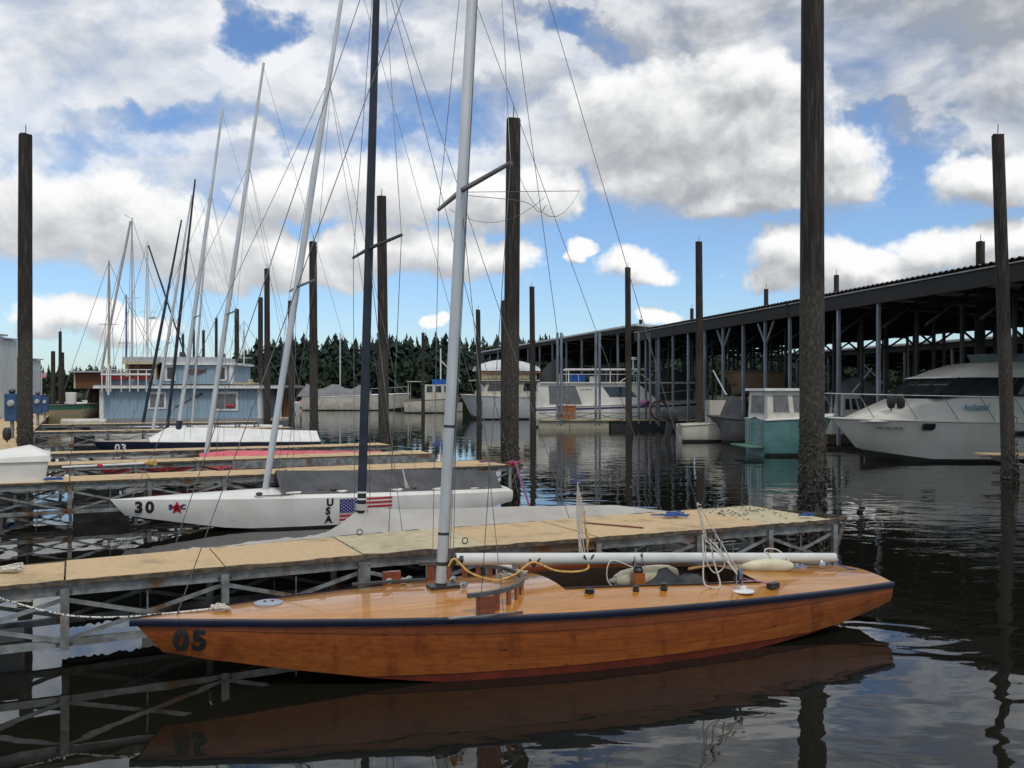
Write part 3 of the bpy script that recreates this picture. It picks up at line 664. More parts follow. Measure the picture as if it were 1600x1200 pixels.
# mast fittings
for z, h in ((.80,.03),(1.06,.022),(1.98,.022),(.63,.02)):
    MB().tube([mp5(z), mp5(z+h)], .0385, 14, oval=1.35, odir=(1,0,0)).build('mast_band', black_plastic, b5, True, **L)
MB().tube([(2.52,0,.79),(2.57,0,.845),(2.64,0,.842)], [.03,.045,.048], 8).build('gooseneck', black_plastic, b5, True, **L)
MB().tube([mp5(.7)+Vector((.048,0,0)), mp5(6)+Vector((.048,0,0))], .005, 5).build('sail_track', dark_steel, b5, **L)
MB().box((2.47,0,deck_z(2.45,0)+.01), (.26,.16,.03)).build('mast_step', black_plastic, b5, **L)
for (x,y) in ((2.62,-.12),(2.6,.12),(2.2,.3),(2.1,.42),(2.3,.5)):
    MB().blob((x,y,deck_z(x,y)+.035), (.035,.018,.032), 8).build('pulley_block', chrome, b5, True, **L)
MB().tube([(1.75,.32,deck_z(1.75,.32)+.05),(2.35,.16,deck_z(2.35,.16)+.05)], .016, 6).build('tension_strut', dark_steel, b5, **L)
MB().box((2.15,.55,deck_z(2.15,.55)+.06), (.16,.05,.12)).build('track_block', mahog, b5, **L)
# winches and cam cleats on the side deck
for x, y, r_, h in ((3.62,-.50,.045,.035),(4.05,-.53,.03,.045),(4.32,-.54,.034,.06)):
    MB().lathe([(r_*.9,0),(r_,h*.4),(r_*.8,h*.5),(r_,h),(r_*.4,h)], (x,y,deck_z(x,y)), 12).build('cam_cleat', black_plastic, b5, True, **L)
def block(root, p, s=1.0):
    o = MB().blob(p, (.022*s,.014*s,.04*s), 8).build('pulley_block', black_plastic, root, True, **L)
    MB().tube([Vector(p)+Vector((0,-.016*s,-.05*s)), Vector(p)+Vector((0,-.016*s,.05*s))], .008*s, 5).build('cheek', chrome, o, **L); return o
# mainsheet pillar and tackle
MB().box((4.35,-.02,.45), (.10,.09,.32)).build('sheet_pillar', wood('pillar_wood', (.42,.13,.03),(.3,.09,.02),.3,.5), b5, **L)
MB().lathe([(.045,0),(.05,.02),(.035,.05),(.045,.06)], (4.35,-.02,.61), 10).build('pillar_swivel', black_plastic, b5, True, **L)
for q in ((4.3,-.03,.72),(4.38,-.03,.75),(4.42,.0,.70),(4.34,.02,.78)): block(b5, q, .9)
MB().tube(curve([(4.3,-.03,.66),(4.05,-.05,.74),(4.02,-.06,.55),(4.2,-.1,.45)],6), .006, 5).build('sheet_rope', rope_w, b5, True, **L)
# rope bundle hanging from the near backstay, over the boom
T_ = Vector((4.74,-.42,1.24)); U_ = Vector((4.88,-.47,.99)); D_ = Vector((5.05,-.61,.66))
for i in range(2): MB().tube([T_+Vector((.012*i,0,0)), U_+Vector((.02*i-.1,0,-.02))], .006, 5).build('sheet_rope', rope_w, b5, True, **L)
MB().tube([T_+Vector((.03,0,0)), Vector((4.93,-.5,.92))], .006, 5).build('sheet_rope', rope_w, b5, True, **L)
for i in range(4):
    rr = random.Random(40+i); a = U_+Vector((-.10+.045*i,rr.uniform(-.02,.02),-.03)); b_ = D_+Vector((rr.uniform(-.03,.03),0,rr.uniform(-.02,.05)))
    MB().tube(curve([a, a.lerp(b_,.5)+Vector((rr.uniform(-.03,.03),0,rr.uniform(-.03,.01))), b_],6), .006, 5).build('sheet_rope', rope_w, b5, True, **L)
MB().tube(curve([(4.77,-.45,1.0),(4.755,-.49,.80),(4.73,-.53,.60),(4.78,-.55,.545),(4.87,-.55,.535),(4.90,-.53,.58),(4.86,-.5,.75),(4.84,-.46,.95)],6), .008, 5).build('rope_loop', rope_w, b5, True, **L)
MB().tube(curve([(4.80,-.45,.98),(4.79,-.48,.78),(4.86,-.5,.66),(4.96,-.5,.70),(4.97,-.49,.80)],6), .006, 5).build('rope_loop', rope_w, b5, True, **L)
MB().tube(tangle(T_,.03,.03,2,33), .006, 5).build('knot', rope_w, b5, True, **L)
for i in range(5):       # the far backstay's falls behind the boom
    rr = random.Random(70+i); x_ = 4.05+.02*i
    MB().tube(curve([(4.03+.012*i,.62,1.40-.05*i),(4.02+.018*i,.62,1.1),(4.03+.02*i+rr.uniform(-.015,.015),.62,.85),(4.05+.022*i+rr.uniform(-.02,.02),.60,.62)],5), .006, 5).build('sheet_rope', rope_w, b5, True, **L)
MB().tube(curve([(4.10,.62,1.12),(4.11,.62,.98),(4.13,.6,.86),(4.12,.6,.74)],5), .01, 5).build('rope_hank', rope_y, b5, True, **L)
for q in (U_, (4.92,-.5,.90), D_, (5.03,-.58,.60)): block(b5, q, 1.0)
for z in (.60,.66): block(b5, (5.06,-.62,z), 1.1)
MB().lathe([(.10,0),(.10,.008),(.03,.014),(.03,.05)], (5.07,-.64,deck_z(5.07,-.64)), 18).build('deck_plate', white_paint, b5, True, **L)
MB().tube([(5.07,-.63,.62),(5.4,-.6,deck_z(5.4,-.6)+.04)], .006, 5).build('control_line', rope_p, b5, **L)
MB().box((5.42,-.6,deck_z(5.42,-.6)+.03), (.11,.06,.05), .2).build('jam_cleat', black_plastic, b5, **L)
# ropes: yellow fleck line slung below the boom, rope tied round boom and fender
yl = [(2.5,-.06,.80),(2.55,-.08,.86),(2.68,-.1,.74),(2.9,-.1,.66),(3.1,-.08,.69),(3.28,-.05,.78),(3.5,-.04,.69),(3.72,-.04,.665),(3.84,-.02,.69),(3.80,0,.77)]
MB().tube(curve(yl,8), .0095, 6).build('yellow_line', rope_y, b5, True, **L)
for x in (3.3,3.83):
    for e in (-.05,.05): MB().tube([(x,-.02,.73),(x+e,-.055,.81)], .008, 5).build('line_hook', black_plastic, b5, **L)
MB().tube(tangle((3.2,.22,deck_z(3.2,.22)+.01),.16,.015,4,5), .006, 5).build('coiled_line', rope_w, b5, True, **L)
MB().tube(curve([(5.78,-.02,.71),(5.85,-.07,.60),(6.0,-.07,.62),(5.95,.05,.71),(5.8,.04,.72),(5.78,-.06,.63)],7), .007, 5).build('boom_lashing', rope_w, b5, True, **L)
# tiller, rolled spar, traveller, stern fittings
MB().tube([(4.9,.0,.60),(5.6,.02,.655),(6.1,.03,.62)], [.014,.022,.024], 8).build('tiller', wood('tiller_ash',(.5,.25,.08),(.4,.18,.05),.3,.5), b5, True, **L)
MB().tube([(3.35,.49,deck_z(3.4,.49)+.05),(4.2,.52,deck_z(4.2,.52)+.06),(5.2,.52,deck_z(5.2,.52)+.05)], [.045,.052,.045], 10).build('whisker_pole', mahog, b5, True, **L)
MB().box((6.0,.38,deck_z(6,.38)+.02), (.05,.05,.06)).build('stern_cleat', chrome, b5, **L)
MB().tube([(5.98,-.02,deck_z(6,0)),(5.98,-.02,deck_z(6,0)+.09),(6.02,-.02,deck_z(6,0)+.13)], .014, 6).build('bollard', chrome, b5, True, **L)
MB().tube(sag((6.6,0,.58),(6.8,-.1,deck_z(6.8,.1)+.01),.03,6), .006, 5).build('outhaul_line', rope_b, b5, True, **L)
MB().blob((6.45,-.02,.545),(.04,.02,.05),8).build('boom_end_block', chrome, b5, True, **L)
MB().tube([(6.35,0,.57),(6.66,0,.57)], .012, 6).build('boom_end_fitting', chrome, b5, **L)
# horizontal batten flicker lines from the mast to the backstays
za = 4.02
MB().tube([mp5(za)+Vector((.06,0,0)), mp5(za)+Vector((.98,-.3,.02))], .0028, 4).build('flicker_line', wire_m, b5, **L)
MB().tube(curve([mp5(za)+Vector((.06,0,-.03)), mp5(za)+Vector((.5,-.2,-.09)), mp5(za)+Vector((.62,-.25,-.18)), mp5(za)+Vector((.68,-.27,-.12))],5), .0028, 4).build('flicker_line', wire_m, b5, **L)
MB().tube(sag(mp5(za)+Vector((.16,-.88,.02)), mp5(za)+Vector((.98,-.3,.02)), .3, 8), .0024, 4).build('slack_line', wire_m, b5, **L)
MB().tube(sag(mp5(za)+Vector((.16,.88,.02)), mp5(za)+Vector((.95,.4,.1)), .18, 8), .0024, 4).build('slack_line', wire_m, b5, **L)
for s in (-1,1):
    MB().tube([mp5(.7)+Vector((.05,s*.05,0)), mp5(9.3)+Vector((.03,s*.03,0))], .0035, 4).build('halyard', wire_m, b5, **L)
def b5w(x, y, z): return WM[b5] @ Vector((x, y, z))
# things lying on the boat
def fender(label, p, q, r, m, up=None):
    p, q = Vector(p), Vector(q); c = (p+q)/2
    root = thing('boat_fender', label, 'fender', c, 0, 'inflated fenders')
    k = 9; pts, rs = [], []
    for i in range(k):
        t = i/(k-1); pts.append(p.lerp(q,t)); rs.append(max(.02, r*min(1, math.sin(math.pi*min(1,max(0,.5+(t-.5)*.86)))**.35*1.0 if 0 < t < 1 else .45)))
    MB().tube(pts, rs, 14).build('fender_body', m, root, True)
    d = (q-p).normalized(); MB().tube([p-d*.06, p+d*.01], [.018,.03], 8).build('eyelet', m, root, True)
    return root
fend_m = mat('yellowed_vinyl', (.62,.58,.42), .5, (.52,.47,.32), 5, dirt=(.35,.3,.2))
fender('yellowed fender lashed under the boom on the aft deck of the wooden boat', b5w(5.5,.02,.59), b5w(6.02,-.1,.57), .07, fend_m)
fender('yellowed fender lying in the cockpit of the wooden boat', b5w(4.18,.12,.52), b5w(4.85,.14,.54), .105, fend_m)
fender('round white fender hanging behind the boom near the silver mast', b5w(3.3,.74,.44), b5w(3.31,.75,.68), .08, white_paint)
bag = MB(); secs = []
for i in range(13):
    t = i/12; x = 4.2+1.0*t; secs.append([Vector((x, .06+(.24)*math.cos(a)*(1-.3*abs(t-.5)), .34+(.24+.05*math.sin(t*17))*max(0,math.sin(a))*math.sin(math.pi*(.1+.8*t)))) for a in [math.pi*j/8 for j in range(9)]])
bg_o = bag.loft(secs); bg_o.v = [WM[b5] @ p for p in bg_o.v]
tag(bg_o.build('sail_bag', mat('dark_sailcloth',(.05,.055,.06),.8,(.02,.022,.026),5,bump=.03), None, True), 'dark crumpled sail bag in the cockpit of the wooden boat', 'bag')
ln = curve([P(-20,928,7.2), P(30,944,7.2), P(110,962,7.2), P(190,964,7.2), P(255,959,7.22), b5w(.62,0,deck_z(.62,0)+.02)], 8)
ml = thing('mooring_line', 'black and white flecked mooring line tied to the bow of the wooden boat', 'rope', ln[0])
MB().tube(ln, .0075, 6).build('line', mat('flecked_rope',(.66,.64,.60),.8,(.05,.05,.05),46,lo=.5,hi=.56), ml, True)
MB().tube(tangle(b5w(.66,0,deck_z(.66,0)+.015),.09,.015,4,9), .009, 6).build('knot', rope_w, ml, True)
# --- covered boat behind the nearest pier
cv, mpc = star_boat('sailboat under a pale grey canvas cover, black mast, behind the nearest pier', 0.65, 10.78, dz=-.06, mast=navy_mast, rake=.03, mlen=9.6, mr=.040, cockpit=False)
def tent(root, m, ridge_pts, x0, x1, drop=.14, out=.03, n=28, wr=.012, seed=3, name='canvas_cover', fold=0):
    """cover hung over a ridge line: ridge_pts gives (x, z)"""
    f = pw(ridge_pts); secs = []; rr = random.Random(seed)
    for i in range(n+1):
        x = x0+(x1-x0)*i/n; zr = f(x); row = []
        for s, ks in ((-1, (1.25,1.0,.75,.5,.25,.1)), (1, (0,.1,.25,.5,.75,1.0,1.25))):
            for k in ks:
                b_ = st(x,2)+out; zs_ = st(x,1)+.01
                if k > 1: y, z = b_+.005, zs_-drop*(1+.12*math.sin(x*9))
                else:
                    y = b_*k; lin = zr+(zs_-zr)*k; z = lin-.045*math.sin(math.pi*k)*(1 if zr-zs_ > .2 else .2)
                    z = max(z, deck_z(x, min(y, st(x,2)))+.012)
                    z += wr*math.sin(x*7.3+k*5+s)*math.sin(math.pi*k)+wr*.6*math.sin(x*17+k*9)*math.sin(math.pi*k)
                if fold and k <= 1: z += fold*math.sin(14*math.atan2(s*y, x-2.45+.001))*math.exp(-((x-2.45)/1.1)**2-(y/.8)**2)*min(1, k*4)
                row.append(Vector((x, s*y, z)))
        secs.append(row)
    return MB().loft(secs).build(name, m, root, True, world=False)
tent(cv, canvas_g, [(0,.57),(1.3,.60),(1.8,.64),(2.1,.71),(2.42,.93),(2.6,.95),(3.0,.90),(4.5,.86),(6.0,.80),(6.92,.66)], .02, 6.9, .2, n=64, wr=.022, fold=.032)
MB().tube([mpc(.93), mpc(1.0)], .075, 12).build('cover_collar', canvas_g, cv, True, world=False)
for z in (1.05, 1.13): MB().tube([mpc(z), mpc(z+.02)], .043, 12, oval=1.35, odir=(1,0,0)).build('mast_tape', white_paint, cv, True, world=False)
MB().tube(curve([Vector((2.5,-.06,.95)),Vector((2.45,-.14,.8)),Vector((2.52,-.3,.72)),Vector((2.4,-.5,.62))],5), .006, 5).build('cover_lashing', rope_w, cv, True, world=False)
# --- number 30, white with flag
b30, mp30 = star_boat('white sailboat number 30 with flag decal and charcoal boom cover', .52, 16.15, mast=alu, rake=.152, mlen=9.7, mr=.043, bottom=mat('dark_bottom_paint',(.02,.02,.02),.5), cockpit=False, paintz=.035)
decal(b30, '30', .245, .36, .325, black_dec, .012)
decal(b30, 'USA', .165, 3.30, .36, black_dec, .008, 'nation_letters', True)
fx0, fx1, fz0, fz1 = 3.52, 4.44, .035, .475
fl = MB()
def side_quad(x0, x1, z0, z1, o_=.004, n=4):
    vs = []; fs = []
    for i in range(n+1):
        x = x0+(x1-x0)*i/n; vs += [Vector((x, -(hull_y(x,z0)+o_), z0)), Vector((x, -(hull_y(x,z1)+o_), z1))]
    return vs, [(2*i, 2*i+2, 2*i+3, 2*i+1) for i in range(n)]
flag = fl.add(*side_quad(fx0, fx1, fz0, fz1, .004, 6)).build('flag_decal', white_dec, b30, world=False)
hs = (fz1-fz0)/13
for i in range(0, 13, 2):
    z1 = fz1-i*hs; MB().add(*side_quad(fx0 if i > 6 else fx0+.40, fx1, z1-hs, z1, .0065, 6)).build('red_stripe', red_plain, flag, world=False)
MB().add(*side_quad(fx0, fx0+.40, fz1-7*hs, fz1, .0085)).build('blue_canton', blue_dec, flag, world=False)
for r_ in range(9):
    for c_ in range(6 if r_ % 2 == 0 else 5):
        cx, cz = fx0+.40*(c_+.5+(.5 if r_ % 2 else 0))/6, fz1-7*hs*(r_+.5)/9
        vs = []
        for k in range(10):
            a = math.pi/2+k*math.pi/5; q = .0125 if k % 2 == 0 else .006
            x, z = cx+q*math.cos(a), cz+q*math.sin(a); vs.append(Vector((x, -(hull_y(x,z)+.0105), z)))
        MB().add(vs, [tuple(range(10))]).build('star', white_dec, flag, world=False)
em = []
for k in range(10):
    a = math.pi/2+k*math.pi/5; q = .115 if k % 2 == 0 else .055; x, z = .98+q*math.cos(a), .40+q*math.sin(a); em.append(Vector((x, -(hull_y(x,z)+.005), z)))
emb = MB().add(em, [tuple(range(10))]).build('star_emblem', red_plain, b30, world=False)
for i, (ex, ez, tx) in enumerate(((.855,.375,'S'),(1.03,.375,'C'))):
    vs, fs = text_mesh(tx, .11, .006); MB().add([p+Vector((0,-.004,0)) for p in on_side(vs, ex, ez)], fs).build('emblem_letter', blue_dec, emb, world=False)
vs, fs = text_mesh('R', .12, .004); MB().add([p+Vector((0,-.004,0)) for p in on_side(vs, .945, .36)], fs).build('emblem_letter', black_dec, emb, world=False)
tent(b30, canvas_d, [(2.4,.93),(3.4,.89),(5.0,.85),(6.1,.80),(6.75,.74)], 2.62, 6.78, 0, -.20, wr=.035, name='boom_cover')
for x in (2.25, 3.3, 3.5, 4.95): MB().blob((x,-.52,deck_z(x,-.52)+.03), (.06,.03,.03), 8).build('deck_fitting', black_plastic, b30, True, world=False)
MB().box((2.45,-.62,deck_z(2.45,.62)+.02), (.6,.03,.012)).build('chainplate_rail', dark_steel, b30, world=False)
for i in range(4): MB().tube(curve([(4.75+.03*i,-.45,.95-.1*i),(4.78,-.5,.75),(4.8+.02*i,-.5,deck_z(4.8,-.5)+.02)],4), .01, 5).build('sheet_rope', rope_w, b30, True, world=False)
# --- pink cover, white 12, navy 03 and the ones beyond
bp, mpp = star_boat('sailboat under a pink cover between the third and fourth piers', .45, 23.6, hull=mat('red_hull_paint',(.30,.03,.04),.4), mast=alu, rake=.14, mlen=9.9, mr=.045, cockpit=False)
tent(bp, pink_c, [(2.4,.78),(3,.82),(6.9,.70)], 2.3, 6.9, .12)
b12, mp12 = star_boat('white mastless sailboat number 12 half hidden behind the fourth pier', .35, 28.35, mlen=0, cockpit=False)
decal(b12, '12', .30, .62, .20, black_dec, .008)
b03, mp03 = star_boat('navy blue sailboat number 03 with a white tent cover', .5, 31.0, dz=.19, hull=navy, deck=mat('buff_deck_paint',(.42,.34,.26),.6), mast=alu, rake=.13, mlen=10.6, mr=.05, cockpit=False)
decal(b03, '03', .30, .62, .24, white_dec, .01)
tent(b03, mat('white_canvas',(.72,.72,.70),.9,(.62,.62,.6),2,bump=.01), [(1.6,.62),(2.2,.95),(3.5,.92),(6.9,.75)], 1.6, 6.9, .02)
MB().tube([mp03(.7), mp03(1.15)], .10, 10).build('mast_boot', navy, b03, True, world=False)
def mast_u(px, v): t = (px-800)/F; d = v/(.904-.428*t); return d*(.904*t+.428)-2.45
for lb, px, v, m_, rk, ml_, mr_, hl in (('white sailboat with a black mast beyond the fifth pier, nearest of the dark-masted pair', 261, 41, navy_mast, .105, 10.6, .05, white_gel),('pale sailboat with a white raked mast beyond the fifth pier', 239, 43.3, alu, .155, 10.4, .05, white_gel),
        ('sailboat with the shorter black mast at the left end of the blue houseboat', 223, 49.3, navy_mast, .175, 10.3, .055, canvas_m),('sailboat with a thin white mast in front of the houseboat wall, beyond the black masts', 300, 49.3, alu, .07, 9.4, .045, white_gel)):
    star_boat(lb, mast_u(px, v), v, hull=hl, mast=m_, rake=rk, mlen=ml_, mr=mr_, cockpit=False)
# --- bits and pieces on the piers
def rope_pile(label, c, r, m, seed, turns=6, rad=.008):
    o = MB().tube(tangle(c, r, .02, turns, seed), rad, 5).build('rope_coil', m, None, True); return tag(o, label, 'rope', 'loose ropes on the piers')
rope_pile('blue rope tangled on the outer end of the nearest pier deck', G(6.55,9.35,.775), .22, rope_b, 3)
rope_pile('white rope coil on the deck of the nearest pier at the left edge', W(10,890,.77), .16, rope_w, 4)
rope_pile('blue rope heaped on the second pier beside the white dock box', W(85,750,.79), .17, rope_b, 8, 6, .009)
rope_pile('blue rope at the outermost corner of the nearest pier', G(8.05,8.62,.775), .10, rope_b, 6, 4)
rope_pile('red line knotted at the outer end of the second pier', W(757,722,.80), .12, rope_p, 13, 4, .012)
deb = MB(); rr = random.Random(5)
for i in range(170):
    p = G(rr.uniform(7.2,8.2), 0, .765); uu = p.dot(GU); v_ = 8.37+1.5*min(1,max(.1,rr.gauss(.68,.22))); p = G(uu, v_, .762); s_ = rr.uniform(.005,.018)
    m3 = Matrix.Rotation(rr.random()*6,3,'Z') @ Matrix.Rotation(rr.random(),3,'X')
    deb.add([p+m3 @ Vector(q)*s_ for q in ((1.5,0,0),(-1,.5,0),(-.6,-.7,0),(0,0,.8))], [(0,1,2),(0,1,3),(1,2,3),(2,0,3)])
o = deb.build('shell_debris', mussel_m); o['kind'] = 'stuff'; o['label'] = 'scattered shells and droppings on the worn end of the nearest pier'
for u_, v_, lb in ((2.75,9.60,'small mooring ring on the far edge of the pale worn panel'),(3.55,8.6,'small mooring ring on the near edge of the pale worn panel')):
    rg = MB(); c = G(u_, v_, .79); rg.tube([c+GU*(.03*math.cos(a))+Vector((0,0,.03*math.sin(a))) for a in [2*math.pi*i/10 for i in range(11)]], .006, 5)
    tag(rg.build('mooring_ring', dark_steel, None, True), lb, 'ring')
tag(MB().beam(G(5.35,9.35,.765), G(5.75,8.72,.765), .025, .018).build('wood_batten', mahog), 'thin brown batten lying on the nearest pier', 'batten')
# dock box
db = thing('dock_box', 'white fibreglass dock box on the second pier at the left edge', 'dock box', W(0,756,.75), GA)
c = G(-1.0, 17.95, .75)
for nm, secs in (('box_body', [[(-.95,-.36,.0),(.55,-.36,.0),(.55,.36,.0),(-.95,.36,.0)],[(-.95,-.40,.34),(.60,-.40,.34),(.60,.40,.34),(-.95,.40,.34)]]),('lid', [[(-.99,-.43,.345),(.64,-.43,.345),(.64,.43,.345),(-.99,.43,.345)],[(-.97,-.41,.40),(.62,-.41,.45),(.62,.41,.45),(-.97,.41,.40)],[(-.6,-.2,.44),(.3,-.05,.60),(.3,.35,.60),(-.6,.3,.44)]])):
    M_ = Matrix.Translation(c) @ Matrix.Rotation(GA, 4, 'Z'); MB().loft([[M_ @ Vector(p) for p in q] for q in secs], True, True).build(nm, white_gel, db)
bh = thing('boat_hook', 'white and yellow boat hook lying along the third pier', 'boat hook', W(100,733,.8), GA)
MB().tube([W(97,730,.79), W(225,724,.79)], .022, 6).build('pole', white_paint, bh); MB().tube([W(152,728,.79), W(160,727.6,.79)], .03, 6).build('grip', red_plain, bh); MB().tube([W(226,724,.80), W(242,723,.82)], [.03,.07], 6).build('hook', rope_y, bh)
# power pedestals on the walkway
for lb, px_, d_, s_ in (('blue meter pedestal left of the crusted pile on the walkway', 19, 30, 1.05),('blue meter pedestal right of the crusted pile on the walkway', 59, 41, .98),('smallest and farthest blue meter pedestal on the walkway', 70, 46, .9)):
    c = P(px_, YH, d_); c.z = .75; r_ = thing('power_pedestal', lb, 'pedestal', c, 0, 'blue meter pedestals')
    MB().box(c+Vector((0,0,.28*s_)), (.09,.09,.56*s_)).build('stand', galv, r_)
    bd = MB().box(c+Vector((0,0,.95*s_)), (.36*s_,.22*s_,.85*s_)).build('cabinet', blue_b, r_)
    MB().lathe([(.11*s_,0),(.11*s_,.05),(.08*s_,.09)], c+Vector((.03,-.11*s_,1.08*s_)), 14, Matrix.Rotation(R(90),3,'X')).build('meter', mat('meter_glass',(.5,.5,.5),.2,(.3,.3,.3),14), bd, True)
    MB().blob(c+Vector((0,0,1.45*s_)), (.11*s_,.11*s_,.09*s_), 8).build('lamp_cap', black_plastic, r_, True)
fender('black cylinder fender hanging at the walkway edge below the blue pedestal', P(11,688,26.5), P(11,668,26.5), .12, black_rubber)
# purple dock line from the pile to the second pier, slack lines
ml = thing('mooring_line', 'purple mooring line hanging from the outer end of the second pier', 'rope', P(805,725,19.2))
MB().tube(curve([P(790,724,19.3),P(804,722,18.6),P(812,745,18.3),P(822,775,18),P(832,808,17.6)],6), .022, 5).build('line', rope_p, ml, True)
MB().tube(tangle(P(803,726,18.7),.12,.05,3,21), .015, 5).build('knot', red_plain, ml, True)
# ------------------------------------------------------------------ power boats (bow at local x = 0, near side -y)
def hull_fn(L, B, zb, zs, fore=.34, stem=.9, flare=.75, tb=.88, p=2.2):
    def half(t): return B/2*(1-max(0, 1-t/fore)**p) * (1-(1-tb)*max(0,(t-.55)/.45)**2) if t < fore else B/2*(1-(1-tb)*max(0,(t-.55)/.45)**2)
    def sh(t): return zb+(zs-zb)*(t**.75)
    def sec(t, s, out=0):
        h, z = max(half(t), .02), sh(t); x = L*t; k = max(0, 1-t/.25); fl = flare+(1-flare)*min(1, t/.5)
        x0 = stem*k
        return [Vector((x, s*(h+out), z)), Vector((x+x0*.45, s*(h*(fl*.45+.55)+out), z*.62)), Vector((x+x0*.8, s*(h*fl+out), z*.30)), Vector((x+x0, s*(h*fl*.93+out), .10+.25*k)), Vector((x+x0*1.1, s*(h*fl*.85), -.15+.25*k))]
    return half, sh, sec
TS = [0,.03,.07,.12,.18,.25,.34,.45,.6,.75,.88,1]
def power_hull(root, L, B, zb, zs, hull, deck, boot=None, stripe=None, **kw):
    half, sh, sec = hull_fn(L, B, zb, zs, **kw)
    for s in (-1, 1):
        MB().loft([sec(t, s)[:4] for t in TS]).build('topside', hull, root, True, world=False)
        MB().loft([[sec(t, s)[3], sec(t, s)[4], Vector((sec(t,s)[4].x, 0, -.3))] for t in TS]).build('hull_bottom', boot or black_rubber, root, True, world=False)
        MB().tube([sec(t, s, .01)[0]+Vector((0,0,-.02)) for t in TS], .035, 6).build('gunwale', deck, root, True, world=False)
        if stripe: MB().loft([[sec(t,s,.012)[0].lerp(sec(t,s,.012)[1], k) for k in stripe[:2]] for t in TS]).build('stripe', stripe[2], root, True, world=False)
    a, b_ = sec(1,-1), sec(1,1); MB().add(a+b_[::-1], [tuple(range(10))]).build('transom', hull, root, world=False)
    MB().loft([[Vector((L*t, s*max(half(t),.02), sh(t)+(.06*half(t) if s == 0 else 0))) for s in (-1,-.5,0,.5,1)] for t in TS]).build('deck', deck, root, True, world=False)
    return half, sh, sec
def cabin(root, x0, x1, w0, z0, z1, m, rf=.3, rb=.05, tumble=.12, name='cabin', w1=None):
    w1 = w1 or w0
    b_ = [Vector((x0,-w0/2,z0)),Vector((x1,-w1/2,z0)),Vector((x1,w1/2,z0)),Vector((x0,w0/2,z0))]
    t_ = [Vector((x0+rf,-w0/2+tumble,z1)),Vector((x1-rb,-w1/2+tumble,z1)),Vector((x1-rb,w1/2-tumble,z1)),Vector((x0+rf,w0/2-tumble,z1))]
    o = MB().hexa(b_, t_).build(name, m, root, world=False)
    def face(side, a, b2, c, d, mm=glass_d, nm='window', off=.012):      # window on a face, a..b2 along, c..d up (0..1)
        A, B_, C, D = {'near':(b_[0],b_[1],t_[1],t_[0]),'front':(b_[3],b_[0],t_[0],t_[3]),'back':(b_[1],b_[2],t_[2],t_[1]),'far':(b_[2],b_[3],t_[3],t_[2])}[side]
        n_ = (B_-A).cross(D-A).normalized()
        q = lambda u, v: (A.lerp(B_,u)).lerp(D.lerp(C,u), v)
        fr = MB().slab([q(a-.008,c-.03),q(b2+.008,c-.03),q(b2+.008,d+.03),q(a-.008,d+.03)], n_, off*.6).build('window_frame', m, o, world=False)
        return MB().slab([q(a,c),q(b2,c),q(b2,d),q(a,d)], n_, off).build(nm, mm, o, world=False)
    return o, face
def rails(root, pts, h, m=chrome, r=.016, every=1, lean=0, lo=0, name='rail'):
    pts = [Vector(p) for p in pts]; up = Vector((0,0,h))
    MB().tube([p+up+Vector((-lean,0,0)) for p in pts], r, 6).build(name, m, root, True, world=False)
    for p in pts[::every]: MB().tube([p+Vector((0,0,lo)), p+up+Vector((-lean,0,0))], r*.8, 5).build('stanchion', m, root, world=False)
# --- white cruiser at the right edge
grey_white = mat('aged_cream_gelcoat', (.60,.585,.53), .3, (.54,.52,.46), 1.5)
CR = P(1296,655,30.4); CR.z = 0
cr = thing('motor_cruiser', 'big cream motor cruiser with teal name at the right edge', 'motorboat', CR, R(9))
half, sh, sec = power_hull(cr, 11.5, 3.7, 1.42, 1.20, grey_white, grey_white, stem=1.15, fore=.42, flare=.62)
tr, tf = cabin(cr, .9, 4.4, 1.9, 1.30, 1.42, grey_white, .4, 0, .25, 'foredeck_trunk', 3.0)
prof = [(.75,1.40,.55),(1.6,1.66,1.0),(2.6,2.0,1.35),(3.6,2.14,1.55),(4.6,2.16,1.62),(7.0,2.16,1.62),(10.8,2.1,1.6)]
MB().loft([[Vector((x,-w_-.06,1.28)),Vector((x,-w_,z-.12)),Vector((x,-w_*.8,z)),Vector((x,w_*.8,z)),Vector((x,w_,z-.12)),Vector((x,w_+.06,1.28))] for x,z,w_ in prof], False, True).build('cabin_trunk', grey_white, cr, True, world=False)
c_, f_ = cabin(cr, 2.75, 10.4, 2.9, 2.10, 2.72, glass_d, .95, .2, .12, 'windscreen', 3.1)
for t in (.32,.47,.60,.75,.9): f_('near', t, t+.012, .02, .98, black_plastic, 'mullion', .015)
for t in (.34,.66): f_('front', t, t+.015, .02, .98, black_plastic, 'mullion', .015)
f_('near', .38, .46, .1, .9, curtain, 'side_pane'); f_('near', .49, .59, .1, .9, curtain, 'side_pane')
tp = [(3.45,2.70,1.25,.05),(4.1,2.72,1.42,.25),(4.9,2.72,1.5,.46),(6.5,2.72,1.55,.62),(10.6,2.72,1.55,.55)]
MB().loft([[Vector((x,-w_,z)),Vector((x,-w_*.93,z+h*.5)),Vector((x,-w_*.62,z+h)),Vector((x,w_*.62,z+h)),Vector((x,w_*.93,z+h*.5)),Vector((x,w_,z))] for x,z,w_,h in tp], True, True).build('hardtop', grey_white, cr, True, world=False)
